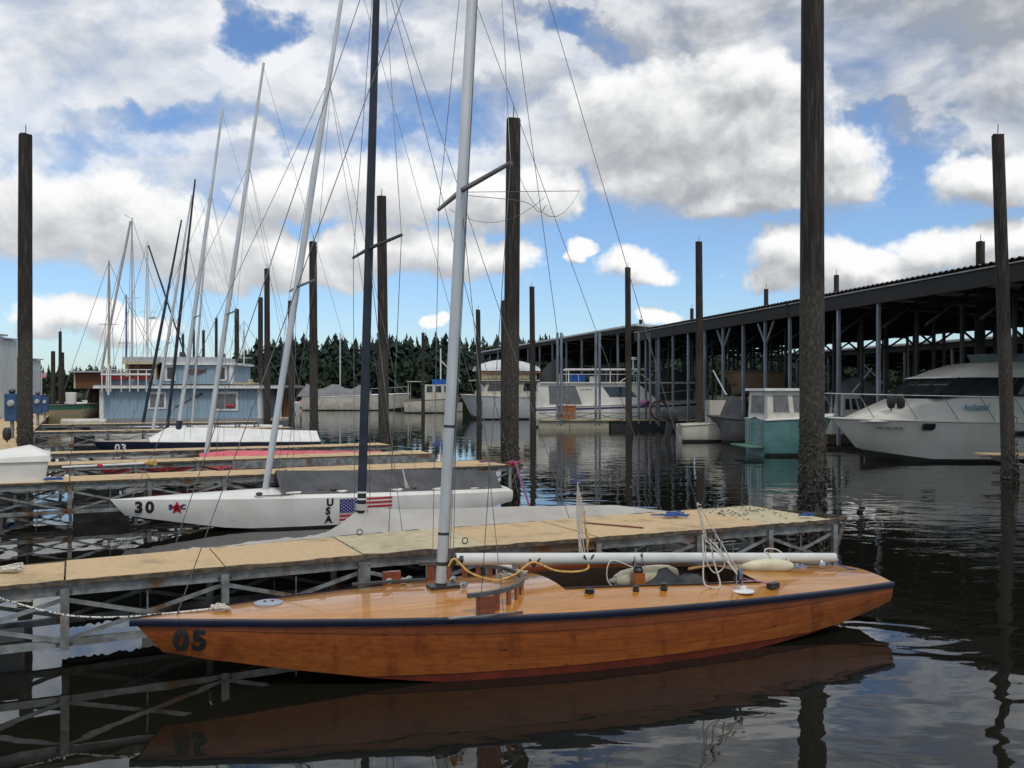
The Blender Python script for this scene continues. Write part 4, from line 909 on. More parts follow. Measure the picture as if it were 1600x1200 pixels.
MB().loft([[Vector((x,-1.3,3.22)),Vector((x+.25,-1.3,3.50)),Vector((x+.27,-1.3,3.5)),Vector((x+.02,-1.3,3.22))] if False else [Vector((x,y,3.24)),Vector((x-.16,y,3.5)),Vector((x-.14,y,3.5)),Vector((x+.02,y,3.24))] for x, y in ((5.1,0),(5.25,-.6),(5.7,-1.0),(6.6,-1.15),(8.2,-1.15))], True, True).build('flybridge_screen', mat('smoked_screen',(.10,.14,.13),.1,(.07,.1,.1)), cr, True, world=False)
rail_pts = [(x,-max(half(x/11.5),.1)+.06, sh(x/11.5)) for x in (.25,1.15,2.3,3.5,4.7,5.9,7.2)]
MB().tube([Vector(p)+Vector((-.55,0,.80)) for p in rail_pts], .016, 6).build('bow_rail', chrome, cr, True, world=False)
for p in rail_pts: MB().tube([Vector(p), Vector(p)+Vector((-.55,0,.80))], .013, 5).build('stanchion', chrome, cr, world=False)
MB().tube([Vector((p[0],-p[1],p[2]))+Vector((-.55,0,.80)) for p in rail_pts], .016, 6).build('bow_rail', chrome, cr, True, world=False)
for x, k in ((2.62,.22),(5.45,.42)):
    t = x/11.5; A = sec(t,-1,.02); pc = A[0].lerp(A[2], k); fw = Vector((1,0,0)); upv = (A[0]-A[2]).normalized(); n_ = Vector((0,-1,0))
    for w_, h_, o_, m_, nm in ((.30,.12,.0,chrome,'porthole_rim'),(.25,.085,.012,glass_d,'porthole')):
        MB().slab([pc+fw*(w_*cx)+upv*(h_*cz) for cx,cz in ((-1,-.5),(-.85,-1),(.85,-1),(1,-.5),(1,.5),(.85,1),(-.85,1),(-1,.5))], n_, .035+o_).build(nm, m_, cr, world=False)
def on_hull(txt, size, x0, k, m, bold=0, shear=0, nm='lettering'):
    vs, fs = text_mesh(txt, size, bold, shear); out = []
    for p in vs:
        x = x0+p.x; A = sec(x/11.5,-1,.02); q = A[0].lerp(A[1], k); out.append(Vector((x, q.y-.02, q.z+p.y)))
    MB().add(out, fs).build(nm, m, cr, world=False)
on_hull('WN 5067 EP 40', .105, 1.18, .62, black_plastic, .002, 0, 'registration')
vs, fs = text_mesh('Andiamo!', .27, .004, .35)
MB().add([Vector((3.62+p.x*.86, -1.62-.075*(1-(p.y)/.6)-.012, 1.68+p.y)) for p in vs], fs).build('boat_name', teal_dec, cr, world=False)
MB().add([Vector((3.80+a, -1.715, 1.645+b_)) for a, b_ in ((0,0),(.75,.02),(.75,.035),(0,.018))], [(0,1,2,3)]).build('name_flourish', teal_dec, cr, world=False)
for lb, x in (('left one of two black fenders hanging on the cruiser bow rail',1.62),('right one of two black fenders hanging on the cruiser bow rail',1.95)):
    q = WM[cr] @ Vector((x,-.95,1.72)); q2 = WM[cr] @ Vector((x,-.95,2.2)); fender(lb, q, q2, .14, black_rubber)
# --- teal boat, stern to the left
TB = P(1184,708,32.5); TB.z = 0
teal = mat('teal_hull_paint', (.10,.23,.225), .5, (.07,.17,.165), 2, dirt=(.05,.12,.12), dlo=.5, dhi=.85)
TBL = 2.9
tb = thing('cabin_boat', 'teal cabin boat with white canvas canopy behind the thickest pile', 'motorboat', (TB.x+TBL+.1, TB.y+1.0, 0), R(184))
power_hull(tb, TBL, 2.3, 1.45, 1.28, teal, white_paint, boot=mat('teal_boot',(.02,.03,.03),.5), tb=.95)
# seen from its far side after turning: build the canopy symmetric
cn = mat('white_canopy_canvas', (.62,.60,.54), .9, (.52,.50,.45), 3, bump=.02)
c_, f_ = cabin(tb, 1.0, 2.8, 2.1, 1.28, 2.28, cn, .2, .02, .1, 'canopy')
for sd_ in ('near','far'):
    f_(sd_, .12 if sd_ == 'near' else .55, .45 if sd_ == 'near' else .9, .25, .85, curtain, 'vinyl_window'); f_(sd_, .55 if sd_ == 'near' else .12, .9 if sd_ == 'near' else .45, .25, .85, curtain, 'vinyl_window')
f_('back', .15, .85, .2, .85, curtain, 'vinyl_window')
MB().box((1.9,0,2.33), (2.0,2.2,.09)).build('canopy_roof', white_paint, tb, world=False)
MB().box((TBL+.3,0,.32), (.6,1.9,.05)).build('swim_platform', mat('green_platform',(.10,.22,.15),.7), tb, world=False)
for y in (-.55,-.3,.5,.75): MB().tube([(TBL+.05,y,.35),(TBL+.05,y,1.25)], .018, 6).build('ladder_rail', chrome, tb, world=False)
for z in (.5,.75,1.0): MB().tube([(TBL+.05,.5,z),(TBL+.05,.75,z)], .014, 6).build('ladder_step', chrome, tb, world=False)
# --- white motor yacht under the far shed, bow to the right
YT = P(1112,668,59); YT.z = 0
yt = thing('motor_yacht', 'long white motor yacht with blue stripe and flybridge awning under the far shed', 'motorboat', YT, R(180))
power_hull(yt, 11.6, 3.6, 1.75, 1.25, white_gel, white_gel, stripe=(.28,.48,blue_dec), stem=1.0)
c_, f_ = cabin(yt, 3.2, 11.2, 3.2, 1.25, 2.75, white_gel, 1.7, .1, .1)
f_('far', .62, .86, .42, .85, glass_d, 'window') ; f_('near', .1, .9, .45, .85)
f_('far', .10, .36, .12, .88, curtain, 'saloon_window')
MB().box((6.2,0,2.78), (9.6,3.3,.08)).build('cabin_roof', white_gel, yt, world=False)
rails(yt, [(x,1.55,2.8) for x in (5.0,6.2,7.4,8.6,9.8)], .5, white_paint)
MB().box((6.9,0,3.62), (5.0,2.6,.10)).build('awning', white_paint, yt, world=False)
for x in (4.8,6.6,9.2):
    for y in (-1.2,1.2): MB().tube([(x,y,2.8),(x,y,3.6)], .03, 6).build('awning_post', white_paint, yt, world=False)
MB().beam((4.0,1.25,2.82),(5.0,1.25,3.55),.08,.06).build('radar_arch_leg', white_paint, yt, world=False); MB().beam((6.0,1.25,2.82),(5.0,1.25,3.55),.08,.06).build('radar_arch_leg', white_paint, yt, world=False)
MB().lathe([(.3,0),(.34,.08),(.3,.16)], (5.0,0,4.25), 14).build('radar_dome', white_paint, yt, True, world=False); MB().tube([(5,0,3.65),(5,0,4.25)], .05, 6).build('radar_post', white_paint, yt, world=False)
MB().box((8.6,.4,3.1), (.9,.8,.5)).build('deck_locker', blue_tarp, yt, world=False); MB().box((7.6,.6,3.0), (.5,.5,.35)).build('helm_console', white_paint, yt, world=False)
rails(yt, [(.3,.25,1.75),(1.0,.9,1.68),(1.8,1.3,1.6),(2.8,1.6,1.5),(3.8,1.7,1.42)], .7, white_paint)
vs, fs = text_mesh('pan-dateral', .20, .003)
c0 = WM[yt]; MB().add([Vector((8.45-p.x*.8, 1.56-.1*((2.27+p.y-1.25)/1.5)+.06, 2.27+p.y)) for p in vs], fs).build('boat_name', mat('faded_lettering',(.35,.33,.28),.6), yt, world=False)
# --- distant moored boats between the masts
def small_boat(name, label, px0, px1, ywl, zb, zs, B, hull, deck, flip=False, cat='motorboat', rot=0):
    d = F*HC/(ywl-YH); L = (px1-px0)/F*d; p = P(px1 if flip else px0, ywl, d); p.z = 0
    r_ = thing(name, label, cat, p, R(180+rot) if flip else R(rot), 'boats moored across the basin')
    h = power_hull(r_, L, B, zb, zs, hull, deck); return r_, L, h, d
old_white = mat('stained_white_paint', (.55,.53,.46), .6, (.45,.42,.34), 2, dirt=(.20,.15,.09), dscale=1.2, dlo=.5, dhi=.8)
r_, L, h, d = small_boat('sailing_yacht', 'white sailing yacht under a slumped grey tarpaulin across the water', 476, 642, 641, 2.0, 1.5, 3.2, old_white, white_paint, True, 'sailboat')
rs = random.Random(2)
MB().loft([[Vector((4.6+i*.75, y*(1.5), 1.6+(1.15*(1-abs(y))**.7)*(1+.28*math.sin(i*1.4+y))*(1 if 0 < i < 11 else .4))) for y in (-1,-.7,-.35,0,.35,.7,1)] for i in range(12)], False, True).build('tarpaulin', canvas_m, r_, True, world=False)
MB().tube([(8.2,0,1.5),(8.2,0,9)], .08, 8).build('mast', alu, r_, True, world=False)
MB().tube([(.5,0,2),(8.2,0,8.8)], .02, 4).build('forestay', wire_m, r_, world=False)
rails(r_, [(.4,.3,2.0),(1.6,1.0,1.9),(3,1.4,1.8),(4.4,1.55,1.75)], .75, chrome, .025)
r_, L, h, d = small_boat('dinghy', 'small white dinghy with an orange cover beyond the porch of the houseboat', 438, 478, 637, .9, .7, 1.5, old_white, white_paint)
MB().loft([[Vector((2.6+i*.35, y*.6, .8+.45*(1-abs(y))*math.sin(math.pi*(.12+.76*i/5)))) for y in (-1,-.5,0,.5,1)] for i in range(6)], False, True).build('boat_cover', mat('orange_cover',(.55,.10,.03),.8), r_, True, world=False)
r_, L, h, d = small_boat('workboat', 'old yellow-white workboat with a pilothouse and blue tarp left of the silver mast', 634, 722, 645, 1.55, 1.25, 3, old_white, mat('brown_deck',(.2,.13,.08),.8), True)
c_, f_ = cabin(r_, .7, 3.9, 2.4, 1.3, 2.9, old_white, .25, .1, .1, 'pilothouse')
for a in (.1,.4,.7): f_('far', a, a+.2, .5, .9); 
f_('front', .1, .9, .5, .9)
MB().box((1.9,0,3.15), (2.2,2.0,.55)).build('tarp', blue_tarp, r_, world=False)
MB().box((4.7,0,3.2), (1.7,2.6,.09)).build('aft_canopy', old_white, r_, world=False)
for x in (4.0,5.4):
    for y in (-1.1,1.1): MB().tube([(x,y,1.3),(x,y,3.2)], .05, 6).build('canopy_post', old_white, r_, world=False)
MB().tube([(2.2,0,2.9),(2.2,0,6.6)], .07, 6).build('mast', white_paint, r_, world=False); MB().tube([(2.2,0,5.4),(.2,0,3.2)], .05, 6).build('derrick', white_paint, r_, world=False)
vs, fs = text_mesh('PETROSLA', .36, .008)
pt = thing('skiff', 'white skiff with black name on its stern beside the silver mast', 'motorboat', P(672,643,100), 0, 'boats moored across the basin')
pt.location.z = 0; WM[pt] = Matrix.Translation(pt.location)
MB().loft([[Vector((x,y0,.05)),Vector((x,y0-.1,.95)),Vector((x,2.2,.95)),Vector((x,2.1,.05))] for x,y0 in ((0,0),(2.1,0),(3.4,.6))], True, True).build('hull', old_white, pt, world=False)
MB().box((2.1,1,1.7), (.9,1,1.5)).build('wheelhouse', white_paint, pt, world=False); MB().box((2.1,.49,2.0), (.55,.03,.45)).build('window', glass_d, pt, world=False)
MB().add([Vector((.62+p.x*.62, -.115, .36+p.y)) for p in vs], fs).build('boat_name', black_dec, pt, world=False)
r_, L, h, d = small_boat('trawler_yacht', 'white trawler yacht with a pale domed tarpaulin on its upper deck', 719, 830, 655, 2.0, 1.7, 3.9, mat('blue_grey_hull',(.50,.53,.56),.4), old_white, False, rot=14)
c_, f_ = cabin(r_, 1.4, 7, 3.2, 1.8, 3.05, old_white, .5, .1, .15, 'deckhouse')
for a in (.05,.32,.6): f_('near', a, a+.2, .35, .85)
for a in (.06,.38,.70): f_('front', a, a+.24, .35, .85)
MB().box((4.0,0,3.1), (6.0,3.4,.1)).build('boat_deck', old_white, r_, world=False)
rails(r_, [(x,-1.6,3.15) for x in (1.3,2.3,3.3,4.3,5.3,6.5)], .55, mat('varnished_rail',(.3,.1,.04),.5), .04)
MB().box((3.8,0,3.5), (4.4,2.5,.6)).build('flybridge_side', mat('tan_canvas',(.45,.38,.25),.9), r_, world=False)
MB().loft([[Vector((1.3+.55*i, 1.5*math.cos(a)*-1, 3.85+(.95*math.sin(math.pi*(.10+.80*i/9))**.7)*math.sin(a))) for a in [math.pi*j/10 for j in range(11)]] for i in range(10)], False, True).build('domed_tarpaulin', mat('pale_tarpaulin',(.60,.62,.64),.7,(.5,.52,.54),2), r_, True, world=False)
# --- boats stored in the shed
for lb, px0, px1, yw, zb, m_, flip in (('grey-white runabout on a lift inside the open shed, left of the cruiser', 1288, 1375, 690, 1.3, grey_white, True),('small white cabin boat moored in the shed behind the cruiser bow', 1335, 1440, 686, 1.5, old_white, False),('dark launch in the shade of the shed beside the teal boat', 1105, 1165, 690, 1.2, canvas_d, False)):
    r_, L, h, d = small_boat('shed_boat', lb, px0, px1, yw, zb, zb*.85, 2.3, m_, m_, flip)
    c_, f_ = cabin(r_, L*.3, L*.8, 1.7, zb*.9, zb*.9+.95, m_, .4, .1, .1)
    for a in (.1,.4,.7): f_('near', a, a+.2, .3, .8); f_('far', a, a+.2, .3, .8)
    MB().beam((L*.5,0,zb+.9),(L*.15,0,zb+2.0),.05,.05).build('boom_crutch', white_paint, r_, world=False)
bb = thing('wooden_launch', 'brown wooden launch hoisted under the shed roof behind the dark centre pile', 'motorboat', (P(1128,606,46).x, 46, 2.3), R(4))
power_hull(bb, 2.9, 1.9, .95, .9, mat('dull_brown_ply',(.19,.13,.075),.7), mat('dull_brown_deck',(.12,.09,.06),.8), boot=mat('dull_brown_bottom',(.14,.10,.06),.8), stem=.5)
sk_ = thing('outboard_skiff', 'pale skiff with a black outboard motor at the shed dock', 'motorboat', P(1150,680,42), R(182)); sk_.location.z = 0; WM[sk_] = Matrix.Translation(sk_.location) @ Matrix.Rotation(R(182),4,'Z')
power_hull(sk_, 2.6, 1.5, .95, .75, old_white, old_white)
mo = MB().loft([[Vector((2.75+x0,y*w_,z)) for y in (-1,1)]+[Vector((2.75+x1,y*w_*.9,z+dz_)) for y in (1,-1)] for x0,x1,z,dz_,w_ in ((0,.5,.85,.1,.14),(-.05,.62,.95,.14,.19),(-.05,.66,1.2,.18,.19),(.05,.55,1.36,.14,.14))], True, True).build('outboard_motor', black_plastic, sk_, True, world=False)
MB().hexa([(3.05,-.06,.0),(3.3,-.06,-.05),(3.3,.06,-.05),(3.05,.06,.0)],[(2.85,-.08,.88),(3.15,-.08,.95),(3.15,.08,.95),(2.85,.08,.88)]).build('propeller_leg', black_plastic, mo, world=False)
MB().box((.9,0,1.3), (.8,.9,1.1)).build('console', old_white, sk_, world=False)
# ------------------------------------------------------------------ covered moorage sheds
roof_m = mat('rusted_corrugated_roof', (.075,.070,.066), .65, (.045,.04,.037), 2.5, dirt=(.11,.06,.04), dscale=.6)
under_m = mat('roof_underside', (.42,.42,.42), .7, (.28,.28,.28), 1.6)
fascia_m = mat('dark_fascia_timber', (.018,.017,.016), .8, (.012,.011,.011), 3, (1,1,4))
white_edge = mat('pale_roof_trim', (.55,.56,.57), .5, (.4,.4,.41), 3)
def shed(label, A, B, depth, zf, zbk, bay, trim, pitch=.14, trusses=True, fascia=.55, post=steel_post, skip=0, braced=()):
    """roof over slips: front eave runs A to B, roof falls away from it to zbk at depth; boats lie below"""
    A, B = Vector((*A,0)), Vector((*B,0)); a = (B-A).normalized(); L = (B-A).length; b_ = Vector((a.y,-a.x,0))
    if b_.x < 0: b_ = -b_
    root = thing('moorage_shed', label, 'shed', A, 0, 'covered moorage sheds')
    Q = lambda s, t, z: A+a*s+b_*t+Vector((0,0,z))
    n = int(L/pitch); v = []; fs = []
    for i in range(n+1):
        for k, (t, z) in enumerate(((-.25, zf+.03),(depth, zbk))):
            v.append(Q(L*i/n, t, z+(.035 if i % 2 else -.035)))
    MB().add(v, [(2*i,2*i+1,2*i+3,2*i+2) for i in range(n)]).build('roof_sheet', [roof_m], root)
    MB().hexa([Q(0,-.2,zf-.10),Q(L,-.2,zf-.10),Q(L,depth,zbk-.13),Q(0,depth,zbk-.13)],[Q(0,-.2,zf-.06),Q(L,-.2,zf-.06),Q(L,depth,zbk-.09),Q(0,depth,zbk-.09)]).build('roof_boards', under_m, root)
    MB().beam(Q(0,-.1,zf-.10-fascia/2), Q(L,-.1,zf-.10-fascia/2), .08, fascia).build('fascia_beam', fascia_m, root)
    MB().beam(Q(0,-.06,zf-.14-fascia), Q(L,-.06,zf-.14-fascia), .16, .12).build('eave_beam', fascia_m, root)
    if trim: MB().beam(Q(0,-.28,zf+.0), Q(L,-.28,zf+.0), .03, .11).build('eave_trim', white_edge, root)
    for s in (0, L): MB().beam(Q(s,-.28,zf-.02), Q(s,depth+.1,zbk-.02), .05, .14).build('verge_trim', white_edge if trim else fascia_m, root)
    k = int(L/bay)
    zt = lambda t: zf-.13+(zbk-zf)*t/depth
    rows = [0, depth*.28, depth*.5, depth*.75, depth-.3]
    for i in range(k+1):
        s = min(L-.1, .1+i*bay)
        for j, t in enumerate(rows):
            if j == 0 and s < skip: continue
            if j == 0: zz = zf-.2-fascia
            else: zz = zt(t)-.2
            MB().box(Q(s,t,zz/2+.1), (.11,.11,zz-.2), math.atan2(a.y,a.x)).build('post', post if j == 0 else dark_steel, root)
            if i < k and j > 0: MB().beam(Q(s,t,zt(t)-.22), Q(min(L-.1,s+bay),t,zt(t)-.22), .10, .22).build('purlin', fascia_m, root)
        MB().beam(Q(s,0,zf-.3), Q(s,depth-.3,zt(depth)-.3), .08, .24).build('rafter', fascia_m, root)
        if trusses:
            z0 = zf-.25-fascia
            for e in (-1,1):
                if i in braced and 0 < s+e*1.0 < L: MB().beam(Q(s,.02,z0-1.0), Q(s+e*.75,.02,z0), .07, .07).build('knee_brace', post, root)
            MB().beam(Q(s,0,z0-.9), Q(s,1.6,zt(1.6)-.3), .07, .07).build('knee_brace', fascia_m, root)
            MB().beam(Q(s,depth*.5,zt(depth*.5)-1.5), Q(s,depth*.5-1.6,zt(depth*.5)-.3), .07, .07).build('knee_brace', fascia_m, root); MB().beam(Q(s,depth*.5,zt(depth*.5)-1.5), Q(s,depth*.5+1.6,zt(depth*.5)-.5), .07, .07).build('knee_brace', fascia_m, root)
    # floats carrying the posts
    for i in range(0, k+1, 2):
        s = min(L-.1, .1+i*bay); MB().hexa([Q(s-.45,1.5,.02),Q(s+.45,1.5,.02),Q(s+.45,depth,.02),Q(s-.45,depth,.02)],[Q(s-.45,1.5,.42),Q(s+.45,1.5,.42),Q(s+.45,depth,.42),Q(s-.45,depth,.42)]).build('slip_float', fray, root)
    MB().hexa([Q(0,depth-1.2,.02),Q(L,depth-1.2,.02),Q(L,depth+.6,.02),Q(0,depth+.6,.02)],[Q(0,depth-1.2,.46),Q(L,depth-1.2,.46),Q(L,depth+.6,.46),Q(0,depth+.6,.46)]).build('back_float', fray, root)
    return root, Q
shed('near open moorage shed with saw-tooth corrugated roof edge at the right', (15.65,20), (11.77,38.9), 12, 6.0, 5.65, 2.6, False, skip=11.5, fascia=.42)
shed('middle moorage shed continuing the dark roof line behind the thickest pile', (11.76,38.96), (7.8,58), 12, 6.0, 5.65, 2.2, False, fascia=.42, braced=(1,3))
shed('far moorage shed with pale eave trim over the white motor yacht', (7.95,57.5), (-3.9,102), 13, 6.4, 5.6, 3.6, True, fascia=.16)
shed('second row moorage shed seen through the posts at the right', (27.5,34), (19.6,72), 12, 5.0, 4.4, 4.2, True, fascia=.2)
# boats laid up under dark covers deep in the sheds
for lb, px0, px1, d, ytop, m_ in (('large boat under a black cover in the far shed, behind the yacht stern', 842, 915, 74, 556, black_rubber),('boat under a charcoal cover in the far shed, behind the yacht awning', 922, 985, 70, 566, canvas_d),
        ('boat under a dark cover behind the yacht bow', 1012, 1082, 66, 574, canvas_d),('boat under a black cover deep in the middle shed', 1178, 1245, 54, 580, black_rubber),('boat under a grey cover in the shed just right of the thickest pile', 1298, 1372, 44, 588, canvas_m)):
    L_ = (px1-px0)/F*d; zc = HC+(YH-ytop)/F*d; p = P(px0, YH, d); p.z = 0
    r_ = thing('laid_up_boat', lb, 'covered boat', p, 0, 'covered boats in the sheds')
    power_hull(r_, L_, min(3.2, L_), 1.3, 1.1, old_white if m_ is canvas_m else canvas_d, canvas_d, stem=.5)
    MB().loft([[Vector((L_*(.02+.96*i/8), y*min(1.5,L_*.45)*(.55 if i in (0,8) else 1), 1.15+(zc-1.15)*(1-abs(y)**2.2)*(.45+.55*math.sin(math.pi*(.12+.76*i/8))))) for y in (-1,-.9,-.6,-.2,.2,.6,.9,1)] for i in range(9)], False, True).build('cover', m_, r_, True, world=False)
# dock in front of the white yacht and its low truss
dk = thing('shed_dock', 'low dock with truss side in front of the white motor yacht', 'dock', P(838,668,56), 0)
x0, x1, y_ = P(842,0,55).x, P(1100,0,55).x, 55.2
for i in range(6):
    a, b_ = x0+(x1-x0)*i/6, x0+(x1-x0)*(i+1)/6-.02
    MB().hexa([(a,y_,.48),(b_,y_,.48),(b_,y_+1.3,.48),(a,y_+1.3,.48)],[(a,y_,.55),(b_,y_,.55),(b_,y_+1.3,.55),(a,y_+1.3,.55)]).build('deck_panel', carpet2, dk)
    MB().beam((a,y_-.02,.95),(b_+.02,y_-.02,.95),.05,.05).build('top_chord', galv, dk)
    MB().beam((a,y_-.02,.56),(b_,y_-.02,.93),.03,.04).build('brace', galv, dk); MB().beam((a,y_-.05,.93),(b_,y_-.05,.56),.03,.04).build('brace', galv, dk)
MB().hexa([(x0,y_+.1,-.1),(x0+4.2,y_+.1,-.1),(x0+4.2,y_+1.2,-.1),(x0,y_+1.2,-.1)],[(x0,y_+.1,.47),(x0+4.2,y_+.1,.47),(x0+4.2,y_+1.2,.47),(x0,y_+1.2,.47)]).build('float', mat('pale_float',(.38,.35,.26),.8), dk)
MB().hexa([(x0+4.3,y_+.1,-.1),(x1,y_+.1,-.1),(x1,y_+1.2,-.1),(x0+4.3,y_+1.2,-.1)],[(x0+4.3,y_+.1,.47),(x1,y_+.1,.47),(x1,y_+1.2,.47),(x0+4.3,y_+1.2,.47)]).build('float', black_rubber, dk)
for px in (871,877,931,937,998,1016,1026): MB().tube([P(px,0,55.3).xy.to_3d()+Vector((0,0,.3)), P(px,0,55.3).xy.to_3d()+Vector((0,0,5.75))], .075, 6).build('steel_post', steel_post, dk)
d2 = thing('shed_dock', 'dark dock at the mouth of the middle shed beside the outboard skiff', 'dock', P(1130,686,44), 0)
for i in range(5):
    a = 9.2+i*1.3; MB().hexa([(a,43,.32),(a+1.28,43,.32),(a+1.28,44.6,.32),(a,44.6,.32)],[(a,43,.4),(a+1.28,43,.4),(a+1.28,44.6,.4),(a,44.6,.4)]).build('deck_panel', fray, d2)
MB().hexa([(9.2,43.1,-.1),(15.6,43.1,-.1),(15.6,44.5,-.1),(9.2,44.5,-.1)],[(9.2,43.1,.31),(15.6,43.1,.31),(15.6,44.5,.31),(9.2,44.5,.31)]).build('float', black_rubber, d2)
# odds and ends on the shed dock
tag(MB().blob(P(1007,629,54)+Vector((0,0,0)), (.28,.22,.22), 10, .2).build('buoy_bundle', mat('pink_plastic',(.30,.10,.25),.6), None, True), 'pinkish purple bundle on the dock at the yacht bow', 'buoy')
hr = MB(); c = P(1030,641,53.5); hr.tube([c+Vector((.5*math.cos(a),.06*math.sin(3*a),.55*math.sin(a))) for a in [2*math.pi*i/16 for i in range(17)]], .06, 6)
tag(hr.build('hose_reel', mat('brown_hose',(.14,.06,.035),.7), None, True), 'coiled brown hose on a reel on the shed dock', 'hose')
tag(MB().box(P(886,645,55.9), (1.0,.5,.75)).box(P(886,645,55.9)+Vector((0,0,.41)), (1.06,.56,.07)).build('wooden_crate', mat('orange_crate',(.35,.14,.05),.7)), 'orange-brown crate on the dock beside the white yacht', 'crate')
# ------------------------------------------------------------------ blue houseboat
sid = bpy.data.materials.new('blue_board_siding'); sid.use_nodes = True; t_ = NT(sid.node_tree); pb = t_.n['Principled BSDF']
co_ = t_.node('ShaderNodeTexCoord').outputs['Object']; sx_ = t_.node('ShaderNodeSeparateXYZ'); t_.l.new(co_, sx_.inputs[0])
gr_ = t_.m('LESS_THAN', t_.m('FRACT', t_.m('MULTIPLY', sx_.outputs[0], 4.0)), .09)
t_.l.new(t_.mix(t_.m('MULTIPLY', gr_, .55), t_.mix(t_.ramp(t_.noise(co_, 1.2, 4), .35, .65), (.27,.375,.455), (.24,.34,.42)), (.08,.15,.24)), pb.inputs['Base Color']); pb.inputs['Roughness'].default_value = .7
HD = 57.0
def hx(px): return (px-800)/F*HD
def hz(py): return HC-(py-YH)/F*HD
hb = thing('houseboat', 'blue two-storey houseboat with white window trim at the left', 'houseboat', (hx(285),HD,0), 0)
def hbox(nm, px0, px1, py0, py1, y0, y1, m, parent=None): return MB().hexa([(hx(px0),HD+y0,hz(py1)),(hx(px1),HD+y0,hz(py1)),(hx(px1),HD+y1,hz(py1)),(hx(px0),HD+y1,hz(py1))],[(hx(px0),HD+y0,hz(py0)),(hx(px1),HD+y0,hz(py0)),(hx(px1),HD+y1,hz(py0)),(hx(px0),HD+y1,hz(py0))]).build(nm, m, parent or hb)
hbox('float', 150, 415, 653.5, 672, -.5, 6.5, mat('grey_float',(.30,.31,.32),.8))
w1 = hbox('lower_wall', 161, 404, 606, 653.3, 0, 5.5, sid)
hbox('upper_wall', 247, 357, 568, 600, .6, 4.8, sid)
hbox('corner_trim', 156, 162, 606.5, 655, -.06, .3, white_paint); hbox('corner_trim', 403, 409, 606.5, 655, -.06, .3, white_paint); hbox('corner_trim', 354, 359, 569, 600, .52, .8, white_paint)
hbox('roof', 150, 440, 601.5, 605.8, -.35, 6, mat('grey_roof_felt',(.28,.28,.28),.85)); hbox('fascia', 150, 440, 603, 607, -.42, -.36, white_paint)
hbox('upper_roof', 183, 330, 557, 566, .8, 5, mat('pale_roof',(.42,.44,.46),.7)); hbox('upper_fascia', 250, 361, 566, 570, .4, 5.1, white_paint)
hbox('brown_wall', 188, 236, 567, 600, 1.2, 4, brown_siding); hbox('roof_fascia', 183, 240, 564, 568.5, .7, 1.0, mat('cream_trim',(.55,.48,.30),.6))
for p0, p1 in ((187,190),(232,236)): hbox('post', p0, p1, 568, 600, .85, 1.0, MATS['cream_trim'])
for (a, b_, c, d_, yy) in ((232,260,612.5,639,-.05),(331,372,612,641.5,-.05),(252,269,570.5,595,.55),(333,350,570.5,595,.55)):
    fr = hbox('window', a, b_, c, d_, yy, yy+.04, white_paint); k = 3.2
    mid = (a+b_)/2
    for q0, q1 in (((a+k, mid-.6),(mid+.6, b_-k)) if b_-a > 20 else ((a+k+1, b_-k),)):
        hbox('pane', q0, q1, c+k, d_-k, yy-.02, yy, curtain if b_-a > 20 else glass_d, fr)
for i in range(3): MB().blob((hx(355+4.5*i),HD-.12,hz(634)), (.09,.03,.12), 8).build('flower_pot', red_plain, hb, True)
for i, px in enumerate((164,171,177.5,194,207,220,233,245)):
    hbox('rail_post', px, px+1.3, 578, 612 if i < 7 else 600, -.5, -.45, white_paint)
hbox('top_rail', 163, 246, 577.2, 578.4, -.52, -.44, white_paint); hbox('mid_rail', 163, 246, 583.5, 586.5, -.52, -.44, white_paint)
hbox('stair_post', 174.5, 177, 569, 617, -.6, -.54, white_paint)
for p0, p1 in ((165,201),(212,233)): hbox('planter_box', p0, p1, 588, 593, -.35, .1, red_plain)
hbox('deck_kerb', 164, 247, 592.5, 601, .0, .3, sid)
fi = [(-1,-.05),(-.85,.25),(-.4,.42),(.1,.4),(.5,.22),(.78,.30),(1.0,.5),(.93,.12),(1.0,-.1),(.7,.0),(.45,-.28),(0,-.42),(-.5,-.38),(-.85,-.2)]
MB().slab([Vector((hx(302)+p[0]*.62, HD+.58, hz(580)+p[1]*.40)) for p in fi], (0,-1,0), .06).build('carved_fish', mat('carved_fish_wood',(.07,.045,.03),.6,(.16,.06,.04),5), hb)
oa = MB().beam((hx(274),HD-.05,hz(636)),(hx(309),HD-.05,hz(618)),.03,.05).build('oar', mat('dark_oar',(.07,.06,.06),.6), hb); MB().beam((hx(306),HD-.06,hz(619.5)),(hx(316),HD-.06,hz(615)),.04,.15).build('oar_blade', MATS['dark_oar'], oa)
hbox('porch_back', 410, 432, 607, 655, 3, 3.2, brown_siding); hbox('porch_post', 437, 440, 606, 653, -.2, 0, white_paint); hbox('porch_floor', 404, 442, 653.6, 657, -.4, 3, carpet2)
hbox('lounge_chair', 381, 385, 592, 600, 1, 1.5, carpet2); hbox('roof_bench', 357, 394, 597.5, 600.5, .6, 1.6, carpet2)
hbox('chimney', 262, 266, 548, 560, 2, 2.3, dark_steel)
